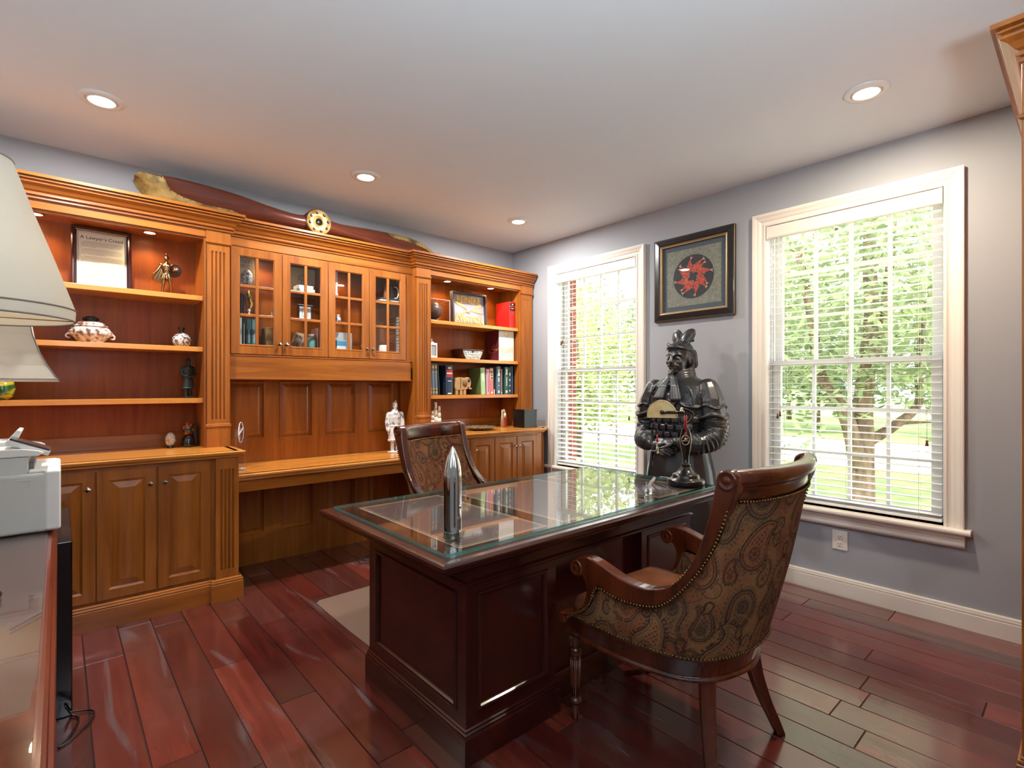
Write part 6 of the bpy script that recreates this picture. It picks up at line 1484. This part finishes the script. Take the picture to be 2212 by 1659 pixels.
# brick outer skin of the house wall
bw = M(); X0, X1 = .125, .235
for a, b in ((0,1),(2,3),(4,5)): bw.box(X0, X1, ys[a]+(0 if a==0 else (.11 if a == 2 else -.055)), ys[b]+(.055 if b < 5 else .6), GZL, H+.3)
for k in (1,2): bw.box(X0, X1, WIN[k][0]+.0, WIN[k][1]-.0, GZL, ZS-.04); bw.box(X0, X1, WIN[k][0], WIN[k][1], ZT+.03, H+.3)
struct('wall_brick', bw, BRICK, label='red brick outer skin of the house', cat='wall')
BARK = mottled('bark', [(.35,rgb(84,66,54)),(.65,rgb(130,106,88))], 1, .9, 6, bump=.6, sc=(14,14,4))
def leafmat(name, a, b):
    m = N(name); oi = m.n('ShaderNodeAttribute', attribute_name='tone'); c = m.ramp(oi.outputs['Fac'], [(0,a),(1,b)])
    d = m.n('ShaderNodeBsdfDiffuse'); t = m.n('ShaderNodeBsdfTranslucent'); mx = m.n('ShaderNodeMixShader', i_0=.45); m.l(c, d.inputs[0]); m.l(c, t.inputs[0]); m.l(d.outputs[0], mx.inputs[1]); m.l(t.outputs[0], mx.inputs[2]); m.l(mx.outputs[0], m.out.inputs[0]); return m.mat
LF1 = leafmat('young leaves', rgb(116,132,96), rgb(184,194,152)); LF2 = leafmat('far leaves', rgb(92,110,84), rgb(156,170,134)); LF3 = leafmat('yellow leaves', rgb(134,150,90), rgb(200,206,146))
def leaves(parent, blobs, n, size, mat, seed):
    r = random.Random(seed); V = []; F = []; tn = []
    tot = sum(b[3]*b[4]*b[5] for b in blobs)
    for (cx,cy_,cz_,rx,ry,rz_) in blobs:
        k = int(n*rx*ry*rz_/tot)+1
        for _ in range(k):
            while True:
                p = Vector((r.uniform(-1,1),r.uniform(-1,1),r.uniform(-1,1)))
                if .25 < p.length < 1: break
            p = Vector((cx+p.x*rx, cy_+p.y*ry, cz_+p.z*rz_)); s = size*r.uniform(.6,1.3)
            u = Vector((r.gauss(0,1),r.gauss(0,1),r.gauss(0,.5))).normalized(); w = u.cross(Vector((r.gauss(0,.5),r.gauss(0,.5),1))).normalized(); nn = u.cross(w)
            b = len(V); V += [p-u*s, p-w*s*.42+nn*s*.12, p+u*s, p+w*s*.42+nn*s*.12]; F += [(b,b+1,b+2,b+3)]; tn.append(r.random())
    m = M(); m.add(V, F); o = obj('foliage', m, mat, parent, fix=False)
    a = o.data.attributes.new('tone','FLOAT','FACE'); a.data.foreach_set('value', tn); return o
def limb(pts, r0, r1): 
    P = crom(pts,5); return M().tube(P, [r0+(r1-r0)*i/(len(P)-1) for i in range(len(P))], 10)
t = thing('lawn_tree', 'forked tree on the lawn seen through the window behind the near armchair', 'tree', (5.45,-1.80,GZL))
B0 = Vector((5.45,-1.80,0)); lt = Vector((-.75,.66,0)); aw = Vector((.66,.75,0))
m = M(); P = lambda l, z, a=0: B0+lt*l+aw*a+Vector((0,0,z))
m.join(limb([P(0,GZL-.05),P(.0,.1),P(-.02,.5),P(-.02,.95),P(-.08,1.6),P(-.16,2.4),P(-.12,3.4),P(-.2,4.6)], .19, .07))
obj('trunk', m, BARK, t)
for pts, a, b in (([P(.05,.05),P(.20,.55,-.1),P(.36,1.0,-.1),P(.62,1.5,0),P(.70,2.4,.1),P(.9,3.4,.1)],.13,.05),([P(-.04,1.55),P(-.3,2.1),P(-.42,3.0),P(-.5,4.0)],.10,.04),([P(-.06,.45),P(-.42,.72,-.1),P(-.78,1.05,-.1),P(-.86,1.6),P(-.98,2.6)],.085,.03),([P(.3,1.2),P(.7,1.0,-.2),P(1.1,.98,-.3)],.03,.01),([P(-.5,.75),P(-.9,.8,-.3),P(-1.3,.7,-.3)],.03,.01)):
    obj('branch', limb(pts,a,b), BARK, t)
bl2 = [(B0.x,B0.y,2.9,2.3,2.3,1.5)]+[tuple(P(l,z,a))+(q,q,q*.55) for l,z,a,q in ((.9,1.5,-.2,.75),(1.3,1.15,-.3,.6),(-1.0,1.45,-.2,.7),(-1.3,1.0,-.3,.5),(.1,1.35,-.7,.5),(1.0,.75,-.2,.4),(-.55,1.2,-.5,.45),(-1.9,1.4,0,.7),(1.9,1.5,0,.7),(.6,1.0,-.6,.35),(-1.1,.55,-.2,.28),(1.2,.45,-.2,.28))]
leaves(t, bl2, 9000, .085, LF1, 1)
k = 0
for x, y, h, w, mt, lb in ((6.0,4.4,3.6,1.6,LF3,'yellow green tree nearest the window beside the cabinets'),(9.2,7.8,4.6,2.4,LF1,'tall light green tree beside the yellow green one'),(9.0,3.0,3.0,1.15,LF3,'slim pale tree between the two window views'),(19,3.2,5.2,3.1,LF2,'dark green tree across the driveway, straight beyond the forked trunk'),(19,9.6,6.0,3.1,LF2,'broad dark tree across the driveway, beside the forked tree'),(19,-3.2,5.2,3.1,LF2,'dark tree across the driveway at the near end of the row'),(19,16.2,6.2,3.2,LF2,'large dark tree across the driveway behind the yellow green tree'),(19,23.2,7,3.4,LF2,'dark tree across the driveway at the far end of the row'),(26.5,0,7.5,3.4,LF2,'tall tree in the back row farthest from the cabinets'),(26.5,7,8,3.4,LF2,'tall tree in the back row behind the forked tree'),(26.5,14,9,3.4,LF2,'tallest tree in the back row'),(26.5,21.4,9,3.8,LF2,'widest tree in the back row')):
    t = thing('background_tree', lb, 'tree', (x,y,GZL), group='trees beyond the lawn')
    obj('trunk', M().tube([(x,y,GZL-.05),(x+.05,y,h*.35),(x,y,h*.7)], [.14,.11,.05], 8), BARK, t); z0_ = .15 if x > 15 else .35
    leaves(t, [(x,y,h*.58,w,w,h*.5),(x,y-w*.4,h*.3,w*.6,w*.6,h*.24),(x,y+w*.4,h*.3,w*.6,w*.6,h*.24)], 3200, .20 if x > 15 else .11, mt, 20+k); k += 1
SUN = 9
# ================================================================ CAMERA, LIGHT, WORLD
cam = bpy.data.cameras.new('camera'); co = bpy.data.objects.new('camera', cam); COL.objects.link(co)
cam.sensor_fit = 'HORIZONTAL'; cam.sensor_width = 36; cam.lens = 36*1110/2212; cam.clip_start = .05; cam.clip_end = 400
cam.shift_y = (837-829.5)/2212
co.location = (-3.658,-4.138,1.297); co.rotation_euler = (R(90), 0, R(48.6-90))
SC.camera = co
w = bpy.data.worlds.new('overcast sky'); SC.world = w; w.use_nodes = True; nt = w.node_tree; nt.nodes.clear()
o = nt.nodes.new('ShaderNodeOutputWorld'); b = nt.nodes.new('ShaderNodeBackground'); b.inputs[0].default_value = (.98,.99,1,1); b.inputs[1].default_value = SKY
nt.links.new(b.outputs[0], o.inputs[0])
def portal(loc, rot, sx, sy):
    l = bpy.data.lights.new('portal','AREA'); l.shape = 'RECTANGLE'; l.size = sx; l.size_y = sy; l.cycles.is_portal = True
    q = bpy.data.objects.new('daylight_portal', l); COL.objects.link(q); q.location = loc; q.rotation_euler = rot
for k in (1,2): portal((.16,sum(WIN[k])/2,(ZS+ZT)/2), (0,R(90),0), ZT-ZS, .95)
su = bpy.data.lights.new('sun','SUN'); su.energy = SUN; su.angle = R(12); su.color = (1,.97,.92)
so_ = bpy.data.objects.new('sun', su); COL.objects.link(so_); so_.rotation_euler = Vector((.5,.25,-.8)).to_track_quat('-Z','Y').to_euler(); so_.location = (-8,-4,12)
SC.view_settings.view_transform = 'Standard'; SC.view_settings.look = 'None'; SC.view_settings.gamma = 1; SC.view_settings.exposure = EXPO
SC.view_settings.use_curve_mapping = False
cy = SC.cycles; cy.use_denoising = True; cy.max_bounces = 8; cy.diffuse_bounces = 4; cy.glossy_bounces = 4; cy.transmission_bounces = 6; cy.transparent_max_bounces = 20; cy.adaptive_threshold = .02
cy.sample_clamp_indirect = 6; cy.caustics_reflective = False; cy.caustics_refractive = False
